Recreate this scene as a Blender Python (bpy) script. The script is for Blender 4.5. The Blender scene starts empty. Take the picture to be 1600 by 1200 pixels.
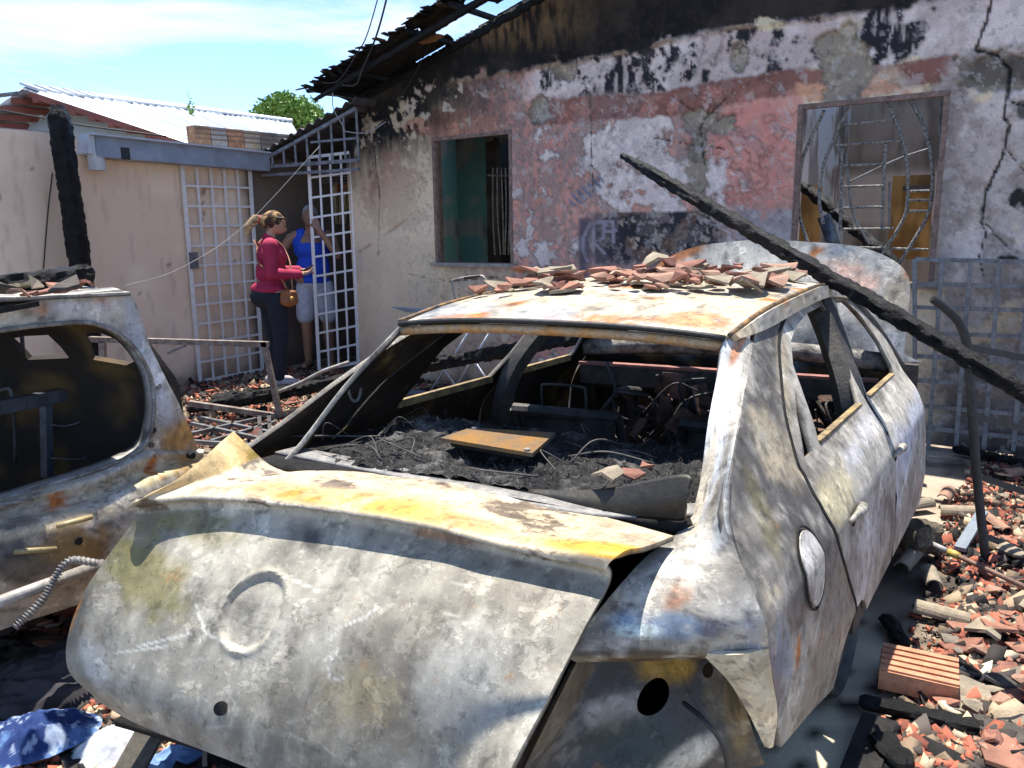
import bpy, math, random
import numpy as np
from mathutils import Vector, Matrix
from mathutils.geometry import delaunay_2d_cdt
random.seed(7); RNG = np.random.default_rng(11)
scene = bpy.context.scene
COL = scene.collection
D2R = math.radians

# ------------------------------------------------------------------ camera, sky, sun, exposure
FPX = 1230.0; PITCH = math.atan(246 / FPX); ROLL = D2R(-0.92); EYE = np.array([0, 0, 1.6])
CF = np.array([0, math.cos(PITCH), -math.sin(PITCH)])
_U0 = np.array([0, math.sin(PITCH), math.cos(PITCH)]); _R0 = np.array([1.0, 0, 0])
CR = math.cos(ROLL) * _R0 + math.sin(ROLL) * _U0
CU = -math.sin(ROLL) * _R0 + math.cos(ROLL) * _U0
cam = bpy.data.cameras.new('camera'); cam_o = bpy.data.objects.new('camera', cam); COL.objects.link(cam_o)
cam.sensor_width = 36.0; cam.lens = FPX / 1600 * 36.0; cam.clip_start = 0.05; cam.clip_end = 3000
mw = Matrix.Identity(4)
for i in range(3):
    mw[i][0], mw[i][1], mw[i][2], mw[i][3] = CR[i], CU[i], -CF[i], EYE[i]
cam_o.matrix_world = mw
scene.camera = cam_o

HEAD = D2R(35.5)                                    # the house front runs square to this heading
FN = np.array([-math.sin(HEAD), -math.cos(HEAD), 0])  # house front normal
FR = np.array([math.cos(HEAD), -math.sin(HEAD), 0])   # along the front, to the right
CARH = D2R(34.5)
RT = np.array([math.cos(CARH), -math.sin(CARH), 0]); FW = np.array([math.sin(CARH), math.cos(CARH), 0])
sun_dir = -0.17 * FN - 0.16 * RT; sun_dir[2] = math.sqrt(1 - sun_dir @ sun_dir)
sl = bpy.data.lights.new('sun', 'SUN'); sl.energy = 4.4; sl.angle = D2R(0.53); sl.color = (1.0, 0.955, 0.88)
so = bpy.data.objects.new('sun', sl); COL.objects.link(so); so.location = (0, 0, 20)
so.rotation_euler = Vector(sun_dir).to_track_quat('Z', 'Y').to_euler()

world = bpy.data.worlds.new('World'); scene.world = world; world.use_nodes = True
wn = world.node_tree; wn.nodes.clear()
def wnode(t, **k):
    n = wn.nodes.new(t)
    for a, b in k.items(): setattr(n, a, b)
    return n
sky = wnode('ShaderNodeTexSky', sky_type='NISHITA', sun_disc=False, sun_elevation=math.asin(sun_dir[2]),
            sun_rotation=math.atan2(sun_dir[0], sun_dir[1]), air_density=0.62, dust_density=0.0, ozone_density=4.0)
tc = wnode('ShaderNodeTexCoord'); mp = wnode('ShaderNodeMapping'); mp.inputs['Scale'].default_value = (1.0, 1.0, 3.6)
mp.inputs['Location'].default_value = (0.35, 0.1, 0.0)
nz = wnode('ShaderNodeTexNoise'); nz.inputs['Scale'].default_value = 2.1; nz.inputs['Detail'].default_value = 9; nz.inputs['Roughness'].default_value = 0.6
nz.inputs['Distortion'].default_value = 0.5
rm = wnode('ShaderNodeValToRGB'); rm.color_ramp.elements[0].position = 0.52; rm.color_ramp.elements[1].position = 0.70
mx = wnode('ShaderNodeMix', data_type='RGBA'); mx.inputs['B'].default_value = (3.5, 3.6, 3.7, 1)
bg = wnode('ShaderNodeBackground'); bg.inputs['Strength'].default_value = 0.15
wo = wnode('ShaderNodeOutputWorld')
ml = wn.links.new
ml(tc.outputs['Generated'], mp.inputs['Vector']); ml(mp.outputs['Vector'], nz.inputs['Vector'])
ml(nz.outputs['Fac'], rm.inputs['Fac']); ml(rm.outputs['Color'], mx.inputs['Factor']); ml(sky.outputs['Color'], mx.inputs['A'])
ml(mx.outputs['Result'], bg.inputs['Color']); ml(bg.outputs['Background'], wo.inputs['Surface'])
scene.view_settings.view_transform = 'Standard'; scene.view_settings.look = 'None'
scene.view_settings.exposure = 1.25; scene.view_settings.gamma = 1.0; scene.view_settings.use_curve_mapping = False
scene.cycles.max_bounces = 6; scene.cycles.diffuse_bounces = 3; scene.cycles.glossy_bounces = 3

# ------------------------------------------------------------------ pixel <-> place helpers (photo is 1600 x 1200)
def ray(px, py): return (px - 800) * CR - (py - 600) * CU + FPX * CF
def proj(P):
    d = np.asarray(P, float) - EYE; z = d @ CF
    return np.stack([800 + FPX * (d @ CR) / z, 600 - FPX * (d @ CU) / z], -1)
def onz(px, py, z=0.0):
    r = ray(px, py); return EYE + r * ((z - EYE[2]) / r[2])
def onpl(px, py, P, n):
    r = ray(px, py); return EYE + r * (((np.asarray(P) - EYE) @ n) / (r @ n))
FP0 = onz(1500, 700)                                 # a point at the foot of the house front
def front(px, py, off=0.0): return onpl(px, py, FP0 + FN * off, FN)
def fuz(px, py):
    p = front(px, py) - FP0; return float(p @ FR), float(p[2])
def fxyz(u, z, off=0.0): return FP0 + FR * u + FN * off + np.array([0, 0, z])
CX, CY = -1.34, 1.95                                 # the sedan's own axes: r right, y forward, z up
def loc(P): P = np.asarray(P, float); return np.stack([P @ RT - CX, P @ FW - CY, P[..., 2]], -1)
def wor(L):
    L = np.asarray(L, float)
    return (L[..., 0:1] + CX) * RT + (L[..., 1:2] + CY) * FW + L[..., 2:3] * np.array([0, 0, 1.0])
def con_r(px, py, r): return loc(onpl(px, py, (r + CX) * RT, RT))
def con_y(px, py, y): return loc(onpl(px, py, (y + CY) * FW, FW))
def con_z(px, py, z): return loc(onz(px, py, z))

# ------------------------------------------------------------------ noise for baked paint and relief
def _h(i, j, k, s):
    n = (i.astype(np.int64) * 73856093) ^ (j.astype(np.int64) * 19349663) ^ (k.astype(np.int64) * 83492791) ^ (s * 2654435761)
    n = (n ^ (n >> 13)) & 0xffffffff; n = (n * 1274126177) & 0xffffffff; n = n ^ (n >> 16)
    n = (n * 2246822519) & 0xffffffff; n = n ^ (n >> 13)
    return (n & 0xffff) / 65535.0
def vn(P, sc=1.0, seed=0):
    P = np.asarray(P, float) * sc; i = np.floor(P); f = P - i; f = f * f * (3 - 2 * f); i = i.astype(np.int64)
    x, y, z = i[..., 0], i[..., 1], i[..., 2]; a, b, c = f[..., 0], f[..., 1], f[..., 2]
    L = lambda p, q, t: p + (q - p) * t
    return L(L(L(_h(x, y, z, seed), _h(x+1, y, z, seed), a), L(_h(x, y+1, z, seed), _h(x+1, y+1, z, seed), a), b),
             L(L(_h(x, y, z+1, seed), _h(x+1, y, z+1, seed), a), L(_h(x, y+1, z+1, seed), _h(x+1, y+1, z+1, seed), a), b), c)
_ROT = [np.linalg.qr(np.random.default_rng(40 + k).normal(size=(3, 3)))[0] for k in range(4)]
def fbm(P, sc=1.0, o=4, seed=0, g=0.5):
    t = 0; w = 1; s = 0
    for k in range(o):
        t = t + w * vn(np.asarray(P) @ _ROT[k % 4], sc * 2.03 ** k, seed + k * 17); s += w; w *= g
    return t / s
def sst(a, b, x):
    t = np.clip((x - a) / (b - a), 0, 1); return t * t * (3 - 2 * t)
def lerp(a, b, m): return a + (np.asarray(b) - a) * m[..., None]
def srgb(r, g, b): 
    c = np.array([r, g, b]) / 255.0
    return np.where(c <= 0.04045, c / 12.92, ((c + 0.055) / 1.055) ** 2.4)

# ------------------------------------------------------------------ materials
def nodemat(name):
    m = bpy.data.materials.new(name); m.use_nodes = True; nt = m.node_tree
    return m, nt, nt.nodes['Principled BSDF']
def mat(name, base=None, rough=0.7, metal=0.0, var=0.25, vscale=6.0, bump=0.3, bscale=60.0, base2=None, spec=0.5, fine=0.0):
    """procedural material; base None = baked attribute 'col'."""
    m, nt, b = nodemat(name); N = nt.nodes.new; L = nt.links.new
    t = N('ShaderNodeTexCoord')
    n1 = N('ShaderNodeTexNoise'); n1.inputs['Scale'].default_value = vscale; n1.inputs['Detail'].default_value = 8; n1.inputs['Roughness'].default_value = 0.65
    L(t.outputs['Object'], n1.inputs['Vector'])
    if base is None:
        a = N('ShaderNodeAttribute'); a.attribute_name = 'col'; src = a.outputs['Color']
    else:
        mixc = N('ShaderNodeMix'); mixc.data_type = 'RGBA'
        b2 = base2 if base2 is not None else tuple(x * (1 - var) for x in base)
        mixc.inputs['A'].default_value = (*base, 1); mixc.inputs['B'].default_value = (*b2, 1)
        r = N('ShaderNodeValToRGB'); r.color_ramp.elements[0].position = 0.38; r.color_ramp.elements[1].position = 0.62
        L(n1.outputs['Fac'], r.inputs['Fac']); L(r.outputs['Color'], mixc.inputs['Factor']); src = mixc.outputs['Result']
    mul = N('ShaderNodeMix'); mul.data_type = 'RGBA'; mul.blend_type = 'MULTIPLY'; mul.inputs['Factor'].default_value = 1.0
    n2 = N('ShaderNodeTexNoise'); n2.inputs['Scale'].default_value = bscale; n2.inputs['Detail'].default_value = 5; n2.inputs['Roughness'].default_value = 0.7
    L(t.outputs['Object'], n2.inputs['Vector'])
    mr = N('ShaderNodeMapRange'); mr.inputs['From Min'].default_value = 0.3; mr.inputs['From Max'].default_value = 0.7
    mr.inputs['To Min'].default_value = 1 - var * 0.8 - fine; mr.inputs['To Max'].default_value = 1 + var * 0.4
    L(n2.outputs['Fac'], mr.inputs['Value'])
    L(src, mul.inputs['A']); L(mr.outputs['Result'], mul.inputs['B']); L(mul.outputs['Result'], b.inputs['Base Color'])
    rr = N('ShaderNodeMapRange'); rr.inputs['To Min'].default_value = max(0.05, rough - 0.18); rr.inputs['To Max'].default_value = min(1, rough + 0.18)
    L(n1.outputs['Fac'], rr.inputs['Value']); L(rr.outputs['Result'], b.inputs['Roughness'])
    b.inputs['Metallic'].default_value = metal; b.inputs['Specular IOR Level'].default_value = spec
    if bump:
        bp = N('ShaderNodeBump'); bp.inputs['Strength'].default_value = bump; bp.inputs['Distance'].default_value = 0.01
        L(n2.outputs['Fac'], bp.inputs['Height']); L(bp.outputs['Normal'], b.inputs['Normal'])
    return m
M = {}
M['plaster_paint'] = mat('burnt_wall_paint', rough=0.85, var=0.26, bump=0.35, bscale=90, spec=0.25)
def steelmat(name):
    m, nt, b = nodemat(name); N = nt.nodes.new; L = nt.links.new; t = N('ShaderNodeTexCoord')
    def noise(sc, det, ro, vec=None, dist=0.0):
        n = N('ShaderNodeTexNoise'); n.inputs['Scale'].default_value = sc; n.inputs['Detail'].default_value = det; n.inputs['Roughness'].default_value = ro; n.inputs['Distortion'].default_value = dist
        L(vec if vec is not None else t.outputs['Object'], n.inputs['Vector']); return n.outputs['Fac']
    def ramp(s, a, c, lo=0.0, hi=1.0):
        r = N('ShaderNodeMapRange'); r.interpolation_type = 'SMOOTHSTEP'; r.inputs['From Min'].default_value = a; r.inputs['From Max'].default_value = c; r.inputs['To Min'].default_value = lo; r.inputs['To Max'].default_value = hi; L(s, r.inputs['Value']); return r.outputs['Result']
    def mixc(A, B, f, mode='MIX'):
        x = N('ShaderNodeMix'); x.data_type = 'RGBA'; x.blend_type = mode
        if isinstance(f, float): x.inputs['Factor'].default_value = f
        else: L(f, x.inputs['Factor'])
        L(A, x.inputs['A'])
        if isinstance(B, tuple): x.inputs['B'].default_value = (*B, 1)
        else: L(B, x.inputs['B'])
        return x.outputs['Result']
    at = N('ShaderNodeAttribute'); at.attribute_name = 'col'; c = at.outputs['Color']
    mp1 = N('ShaderNodeMapping'); mp1.inputs['Scale'].default_value = (1.0, 0.5, 0.12); mp1.inputs['Rotation'].default_value = (0.25, 0.1, 0.0); L(t.outputs['Object'], mp1.inputs['Vector'])
    nm = noise(16, 12, 0.75, dist=0.2); c = mixc(c, ramp(nm, 0.28, 0.72, 0.76, 1.18), 1.0, 'MULTIPLY')
    c = mixc(c, ramp(noise(34, 6, 0.65, mp1.outputs['Vector']), 0.3, 0.7, 0.92, 1.06), 1.0, 'MULTIPLY')
    fk = noise(42, 8, 0.7); c = mixc(c, ramp(fk, 0.56, 0.66, 1.0, 1.35), 1.0, 'MULTIPLY')
    mp2 = N('ShaderNodeMapping'); mp2.inputs['Location'].default_value = (7.3, 2.1, 4.4); L(t.outputs['Object'], mp2.inputs['Vector'])
    f1 = noise(4.6, 14, 0.70, dist=0.7); c = mixc(c, ramp(f1, 0.535, 0.57, 1.0, 0.76), 1.0, 'MULTIPLY')
    f2 = noise(7.5, 14, 0.72, mp2.outputs['Vector'], 0.4); c = mixc(c, ramp(f2, 0.555, 0.575, 1.0, 1.38), 1.0, 'MULTIPLY')
    f3 = noise(26, 10, 0.7, mp2.outputs['Vector'], 0.3); c = mixc(c, ramp(f3, 0.57, 0.60, 1.0, 0.7), 1.0, 'MULTIPLY')
    c = mixc(c, (0.055, 0.05, 0.048), ramp(noise(80, 5, 0.7), 0.60, 0.72, 0, 0.6))
    c = mixc(c, (0.30, 0.14, 0.04), ramp(noise(13, 12, 0.78), 0.58, 0.70, 0, 0.6))
    L(c, b.inputs['Base Color']); L(ramp(nm, 0.3, 0.7, 0.38, 0.75), b.inputs['Roughness']); b.inputs['Metallic'].default_value = 0.12; b.inputs['Specular IOR Level'].default_value = 0.4
    bp = N('ShaderNodeBump'); bp.inputs['Strength'].default_value = 0.4; bp.inputs['Distance'].default_value = 0.004
    ad = N('ShaderNodeMath'); ad.operation = 'ADD'; L(fk, ad.inputs[0]); L(ramp(f2, 0.555, 0.575, 0, 0.5), ad.inputs[1]); L(ad.outputs[0], bp.inputs['Height']); L(bp.outputs['Normal'], b.inputs['Normal'])
    return m
M['steel_burnt'] = steelmat('burnt_steel')
M['wall_baked'] = mat('aged_wall', rough=0.9, var=0.12, bump=0.3, bscale=70, spec=0.2)
M['baked'] = mat('weathered', rough=0.85, var=0.2, bump=0.4, bscale=80, spec=0.3)
M['char'] = mat('charcoal', (0.0045, 0.0045, 0.005), rough=0.5, var=0.5, vscale=14, bump=1.0, bscale=70, base2=(0.013, 0.0125, 0.0125), spec=0.18)
M['soot'] = mat('soot_black', (0.012, 0.012, 0.012), rough=0.9, var=0.4, vscale=12, bump=0.5, bscale=60, base2=(0.03, 0.027, 0.025), spec=0.2)
M['sootmetal'] = mat('sooty_steel', (0.035, 0.034, 0.034), rough=0.6, metal=0.2, var=0.4, vscale=14, bump=0.3, bscale=80, base2=(0.09, 0.08, 0.07))
M['greymetal'] = mat('grey_steel', (0.22, 0.23, 0.24), rough=0.55, metal=0.3, var=0.3, vscale=14, bump=0.25, bscale=90, base2=(0.1, 0.09, 0.085))
M['palemetal'] = mat('ash_pale_steel', (0.42, 0.41, 0.38), rough=0.6, metal=0.15, var=0.3, vscale=14, bump=0.25, bscale=90, base2=(0.22, 0.19, 0.16))
M['pipe'] = mat('scorched_pipe', (0.03, 0.036, 0.038), rough=0.6, metal=0.1, var=0.4, vscale=20, bump=0.3, bscale=120, base2=(0.06, 0.058, 0.056), spec=0.3)
M['whitebar'] = mat('white_gate_paint', (0.80, 0.78, 0.76), rough=0.5, var=0.1, vscale=18, bump=0.1, bscale=60, base2=(0.70, 0.67, 0.64))
M['wire'] = mat('black_cable', (0.02, 0.02, 0.022), rough=0.6, var=0.2, bump=0)
M['lightwire'] = mat('pale_wire', (0.35, 0.34, 0.33), rough=0.6, var=0.2, bump=0)

# ------------------------------------------------------------------ mesh helpers (all vertices given in world space)
MW = {}
def setp(o, label=None, cat=None, group=None, kind=None):
    if label: o['label'] = label
    if cat: o['category'] = cat
    if group: o['group'] = group
    if kind: o['kind'] = kind
    return o
def thing(name, base, label, cat, group=None, rz=0.0):
    o = bpy.data.objects.new(name, None); COL.objects.link(o); o.empty_display_size = 0.1
    o.location = tuple(base); o.rotation_euler = (0, 0, rz)
    MW[o.name] = Matrix.Translation(Vector(tuple(base))) @ Matrix.Rotation(rz, 4, 'Z')
    return setp(o, label, cat, group)
def mk(name, V, F, m, parent=None, smooth=False, cols=None, sharp=None, uvmat=None):
    V = np.asarray(V, float).reshape(-1, 3)
    if parent is not None:
        inv = np.array(MW[parent.name].inverted()); L = V @ inv[:3, :3].T + inv[:3, 3]
    else:
        base = np.array([V[:, 0].mean(), V[:, 1].mean(), V[:, 2].min()]); L = V - base
    me = bpy.data.meshes.new(name)
    if isinstance(F, np.ndarray):
        nf, k = F.shape
        me.vertices.add(len(L)); me.vertices.foreach_set('co', L.astype(np.float32).ravel())
        me.loops.add(nf * k); me.loops.foreach_set('vertex_index', F.astype(np.int32).ravel())
        me.polygons.add(nf); me.polygons.foreach_set('loop_start', np.arange(0, nf * k, k, dtype=np.int32))
        me.update(calc_edges=True); me.validate()
    else:
        me.from_pydata(L.tolist(), [], F)
    o = bpy.data.objects.new(name, me); COL.objects.link(o)
    if parent is not None:
        o.parent = parent; MW[o.name] = MW[parent.name].copy()
    else:
        o.location = base; MW[o.name] = Matrix.Translation(Vector(base))
    if smooth: me.polygons.foreach_set('use_smooth', [True] * len(me.polygons))
    if sharp: me.set_sharp_from_angle(angle=D2R(sharp))
    if cols is not None:
        a = me.attributes.new('col', 'FLOAT_COLOR', 'POINT')
        c = np.ones((len(me.vertices), 4), np.float32); c[:, :3] = np.clip(cols, 0, 1); a.data.foreach_set('color', c.ravel())
    for q in (m if isinstance(m, (list, tuple)) else [m]): me.materials.append(M[q] if isinstance(q, str) else q)
    return o
class MB:
    """collects pieces of ONE part"""
    def __init__(s): s.V = []; s.F = []; s.n = 0
    def add(s, V, F):
        V = np.asarray(V, float).reshape(-1, 3)
        s.V.append(V); s.F += [tuple(int(i) + s.n for i in f) for f in F]; s.n += len(V); return s
    def box(s, p0, p1, w, h, up=(0, 0, 1)): return s.add(*beam(p0, p1, w, h, up))
    def tube(s, pts, r, n=8): return s.add(*tube(pts, r, n))
    def build(s, name, m, parent=None, **k): return mk(name, np.concatenate(s.V), s.F, m, parent, **k)
def nrm(v): v = np.asarray(v, float); return v / (np.linalg.norm(v) + 1e-12)
BOXF = [(0, 1, 2, 3), (7, 6, 5, 4), (0, 4, 5, 1), (1, 5, 6, 2), (2, 6, 7, 3), (3, 7, 4, 0)]
def beam(p0, p1, w, h, up=(0, 0, 1)):
    p0 = np.asarray(p0, float); p1 = np.asarray(p1, float); d = nrm(p1 - p0); up = np.asarray(up, float)
    x = np.cross(d, up)
    if np.linalg.norm(x) < 1e-3: x = np.cross(d, (1, 0, 0))
    x = nrm(x); y = np.cross(x, d)
    c = [(-1, -1), (1, -1), (1, 1), (-1, 1)]
    V = [p + x * a * w / 2 + y * b * h / 2 for p in (p0, p1) for a, b in c]
    return np.array(V), BOXF
def obox(c, ax, ay, az):
    """box from centre and three half-extent vectors"""
    c = np.asarray(c, float); ax, ay, az = map(lambda q: np.asarray(q, float), (ax, ay, az))
    V = [c + sz * az + sx * ax + sy * ay for sz in (-1, 1) for sx, sy in ((-1, -1), (1, -1), (1, 1), (-1, 1))]
    return np.array(V), BOXF
def crv(P, k=6, closed=False):
    P = np.asarray(P, float); n = len(P); out = []
    rng_ = range(n if closed else n - 1)
    for i in rng_:
        if closed: a, b, c, d = P[(i-1) % n], P[i], P[(i+1) % n], P[(i+2) % n]
        else: a, b, c, d = P[max(i-1, 0)] if i > 0 else 2*P[0]-P[1], P[i], P[i+1], P[i+2] if i+2 < n else 2*P[-1]-P[-2]
        for t in np.arange(k) / k:
            out.append(0.5 * (2*b + (c-a)*t + (2*a-5*b+4*c-d)*t*t + (3*b-a-3*c+d)*t**3))
    if not closed: out.append(P[-1])
    return np.array(out)
def crgrid(G, ku, kv):
    G = np.asarray(G, float)
    A = np.stack([crv(G[i], kv) for i in range(len(G))])
    return np.stack([crv(A[:, j], ku) for j in range(A.shape[1])], 1)
def tube(pts, r, n=8, closed=False):
    P = np.asarray(pts, float); m = len(P); r = np.broadcast_to(np.asarray(r, float), (m,))
    T = np.gradient(P, axis=0) if m > 2 else np.repeat((P[1:] - P[:1]), m, 0)
    T = T / (np.linalg.norm(T, axis=1, keepdims=True) + 1e-12)
    ref = np.array([0, 0, 1.0]) if abs(T[0][2]) < 0.9 else np.array([1.0, 0, 0])
    x = nrm(np.cross(T[0], ref)); V = []
    for i in range(m):
        x = nrm(x - T[i] * (x @ T[i])); y = np.cross(T[i], x)
        for k in range(n):
            a = 2 * math.pi * k / n; V.append(P[i] + r[i] * (math.cos(a) * x + math.sin(a) * y))
    F = [(i*n+k, i*n+(k+1) % n, (i+1)*n+(k+1) % n, (i+1)*n+k) for i in range(m-1) for k in range(n)]
    F.append(tuple(range(n))[::-1]); F.append(tuple((m-1)*n+k for k in range(n)))
    return np.array(V), F
def gridF(m, n, off=0):
    i, j = np.meshgrid(np.arange(m-1), np.arange(n-1), indexing='ij'); a = (i*n+j).ravel() + off
    return np.stack([a, a+n, a+n+1, a+1], 1)
def gridN(G):
    du = np.gradient(G, axis=0); dv = np.gradient(G, axis=1); n = np.cross(du, dv)
    return n / (np.linalg.norm(n, axis=-1, keepdims=True) + 1e-12)
def sheet(G, th):
    """thick sheet from a grid of points; returns V, F, inner-mask. th>0 offsets the back along -normal"""
    m, n = G.shape[:2]; N = gridN(G); B = G - N * th
    V = np.concatenate([G.reshape(-1, 3), B.reshape(-1, 3)]); k = m * n
    F = gridF(m, n); F2 = F[:, ::-1] + k; E = []
    ring = [(0, j) for j in range(n)] + [(i, n-1) for i in range(1, m)] + [(m-1, j) for j in range(n-2, -1, -1)] + [(i, 0) for i in range(m-2, 0, -1)]
    ids = [i*n+j for i, j in ring]
    for q in range(len(ids)):
        a, b = ids[q], ids[(q+1) % len(ids)]; E.append((a, b, b+k, a+k))
    return V, np.concatenate([F, F2, np.array(E)]), np.concatenate([np.zeros(k, bool), np.ones(k, bool)])
def inpoly(P, poly):
    x, y = P[:, 0], P[:, 1]; r = np.zeros(len(P), bool); n = len(poly); j = n - 1
    for i in range(n):
        xi, yi = poly[i]; xj, yj = poly[j]
        if yi != yj:
            c = ((yi > y) != (yj > y)) & (x < (xj - xi) * (y - yi) / (yj - yi) + xi); r ^= c
        j = i
    return r
def resamp(poly, step):
    out = []; n = len(poly)
    for i in range(n):
        a, b = np.array(poly[i]), np.array(poly[(i+1) % n]); k = max(1, int(np.linalg.norm(b-a) / step))
        for t in range(k): out.append(a + (b-a) * t / k)
    return np.array(out)
def panel(outer, holes, step, fn, th):
    """triangulated sheet bounded by outer minus holes in 2D, mapped to space by fn(uv)->xyz, thickness th"""
    loops = [resamp(outer, step)] + [resamp(h, step) for h in holes]
    pts = []; edges = []
    for l in loops:
        b = len(pts); pts += [Vector(p) for p in l]; edges += [(b+i, b+(i+1) % len(l)) for i in range(len(l))]
    lo, hi = loops[0].min(0), loops[0].max(0)
    gx, gy = np.meshgrid(np.arange(lo[0]+step/2, hi[0], step), np.arange(lo[1]+step/2, hi[1], step)); g = np.stack([gx.ravel(), gy.ravel()], 1)
    g = g + (RNG.random(g.shape) - 0.5) * step * 0.15
    k = inpoly(g, loops[0])
    for h in loops[1:]: k &= ~inpoly(g, h)
    allb = np.concatenate(loops); g = g[k]
    if len(g):
        keep = np.ones(len(g), bool)
        for s in range(0, len(g), 4000):
            d = np.linalg.norm(g[s:s+4000, None] - allb[None], axis=2).min(1); keep[s:s+4000] = d > step * 0.4
        g = g[keep]
    pts += [Vector(p) for p in g]
    v, e, f, *_ = delaunay_2d_cdt(pts, edges, [], 0, 1e-7)
    P = np.array([tuple(q) for q in v]); F = np.array([tuple(q) for q in f if len(q) == 3]); c = P[F].mean(1)
    k = inpoly(c, loops[0])
    for h in loops[1:]: k &= ~inpoly(c, h)
    F = F[k]; used = np.unique(F); mp_ = -np.ones(len(P), int); mp_[used] = np.arange(len(used)); F = mp_[F]; P = P[used]
    X = fn(P); N = np.zeros_like(X)
    fnv = np.cross(X[F[:, 1]] - X[F[:, 0]], X[F[:, 2]] - X[F[:, 0]])
    for q in range(3): np.add.at(N, F[:, q], fnv)
    N /= np.linalg.norm(N, axis=1, keepdims=True) + 1e-12
    n = len(P); V = np.concatenate([X, X - N * th])
    from collections import Counter
    cnt = {}
    for t in F:
        for a, b in ((t[0], t[1]), (t[1], t[2]), (t[2], t[0])): cnt[(a, b)] = 1
    S = [(b, a, a+n, b+n) for (a, b) in cnt if (b, a) not in cnt]
    FF = [tuple(map(int, t)) for t in F] + [tuple(map(int, t[::-1] + n)) for t in F] + [tuple(map(int, s)) for s in S]
    inner = np.concatenate([np.zeros(n, bool), np.ones(n, bool)])
    return V, FF, inner, np.concatenate([P, P])
def copy_tree(o, parent=None, loc_=None, rot=None):
    c = o.copy(); COL.objects.link(c)
    if parent is not None: c.parent = parent
    if loc_ is not None: c.location = loc_
    if rot is not None: c.rotation_euler = rot
    for ch in list(o.children): copy_tree(ch, c)
    return c
def dist_poly(X, Y, pts):
    """distance to a polyline"""
    d = np.full(X.shape, 1e9)
    for (x0, y0), (x1, y1) in zip(pts[:-1], pts[1:]):
        vx, vy = x1-x0, y1-y0; t = np.clip(((X-x0)*vx + (Y-y0)*vy) / (vx*vx + vy*vy + 1e-9), 0, 1)
        d = np.minimum(d, np.hypot(X - x0 - t*vx, Y - y0 - t*vy))
    return d
# ================================================================== THE SETTING
def axis(lo, hi, st, far):
    c = list(np.arange(lo, hi, st)); e = []; x = hi; s = st
    while x < far: e.append(x); s *= 1.6; x += s
    b = []; x = lo - st; s = st
    while x > -far: b.append(x); s *= 1.6; x -= s
    return np.array(b[::-1] + c + e + [far])
gx_, gy_ = axis(-7, 6, 0.05, 900), axis(0.2, 10.5, 0.05, 900)
GX, GY = np.meshgrid(gx_, gy_, indexing='ij'); GP = np.stack([GX, GY, 0 * GX], -1)
near = ((GX > -7) & (GX < 6) & (GY > 0.2) & (GY < 10.5))
GP[..., 2] = np.where(near, (fbm(GP, 1.7, 4, 3) - 0.5) * 0.035 - 0.01, -0.01)
fl = GP.reshape(-1, 3); lg = loc(fl)
dirt = lerp(np.tile(srgb(120, 104, 88), (len(fl), 1)), srgb(62, 55, 49), sst(0.4, 0.6, fbm(fl, 2.2, 5, 5)))
dirt = lerp(dirt, srgb(150, 132, 112), sst(0.5, 0.68, fbm(fl, 5, 5, 9, .62)) * 0.6)
slab = sst(0.62, 0.8, lg[:, 0] + 0.15 * (fbm(fl, 3, 3, 2) - 0.5)) * sst(1.78, 1.3, lg[:, 0] + 0.7 * (fbm(fl, 2.2, 4, 12) - 0.5)) * sst(2.0, 0.8, lg[:, 1] + 1.2 * (fbm(fl, 2, 3, 22) - 0.5))
conc = lerp(np.tile(srgb(196, 186, 160), (len(fl), 1)), srgb(120, 108, 92), sst(0.5, 0.75, fbm(fl, 4, 5, 31)))
conc = lerp(conc, srgb(28, 26, 26), sst(0.62, 0.68, fbm(fl, 22, 3, 33)))
gcol = lerp(dirt, conc, slab * sst(0.3, 0.45, fbm(fl, 2.5, 3, 44) + 0.2))
gcol = lerp(gcol, srgb(176, 160, 140), sst(1.6, 3.0, lg[:, 1] + 1.2*(fbm(fl, 1.5, 4, 45)-.5))*.75*sst(.62, .42, fbm(fl, 6, 4, 46)))  # yard made paler beyond the sedan to bounce light onto the house front
o = mk('ground', GP.reshape(-1, 3), gridF(*GP.shape[:2]), 'baked', smooth=True, cols=gcol); setp(o, kind='structure')

# ------------------------------------------------------------------ burnt house
house = thing('burnt_house', fxyz(-3, 0, 0), 'fire-gutted house with peeling pink and sooty plaster front and empty windows', 'house')
W1 = (-4.86, -3.876, 1.249, 2.487); W2 = (-1.262, -0.262, 1.16, 2.455)
UL, UR = -6.1, 2.6
Lu0, Lz0 = fuz(550, 156); Lu1, Lz1 = fuz(822, 0); RSL = (Lz1 - Lz0) / (Lu1 - Lu0)
def rake(u): return Lz0 + RSL * (u - Lu0)
ua = np.unique(np.round(np.concatenate([np.arange(UL, UR, 0.0125), [UR, W1[0], W1[1], W2[0], W2[1]]]), 5))
za = np.unique(np.round(np.concatenate([np.arange(0, 4.9, 0.0125), [W1[2], W1[3], W2[2], W2[3]]]), 5))
UU, ZZ = np.meshgrid(ua, za, indexing='ij')
P = FP0 + UU[..., None] * FR + ZZ[..., None] * np.array([0, 0, 1.0])
XY = proj(P); X, Y = XY[..., 0], XY[..., 1]
Q = np.stack([UU, ZZ, 0 * UU], -1)                    # wall coordinates in metres
nA = fbm(Q, 2.3, 6, 1, .62); nB = fbm(Q, 6, 5, 2, .66); nC = fbm(Q, 24, 4, 3, .6); nD = fbm(Q, 1.1, 3, 4)
nE = fbm(Q * np.array([3.0, 0.6, 1]), 9, 4, 5)        # vertical streaks
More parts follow.
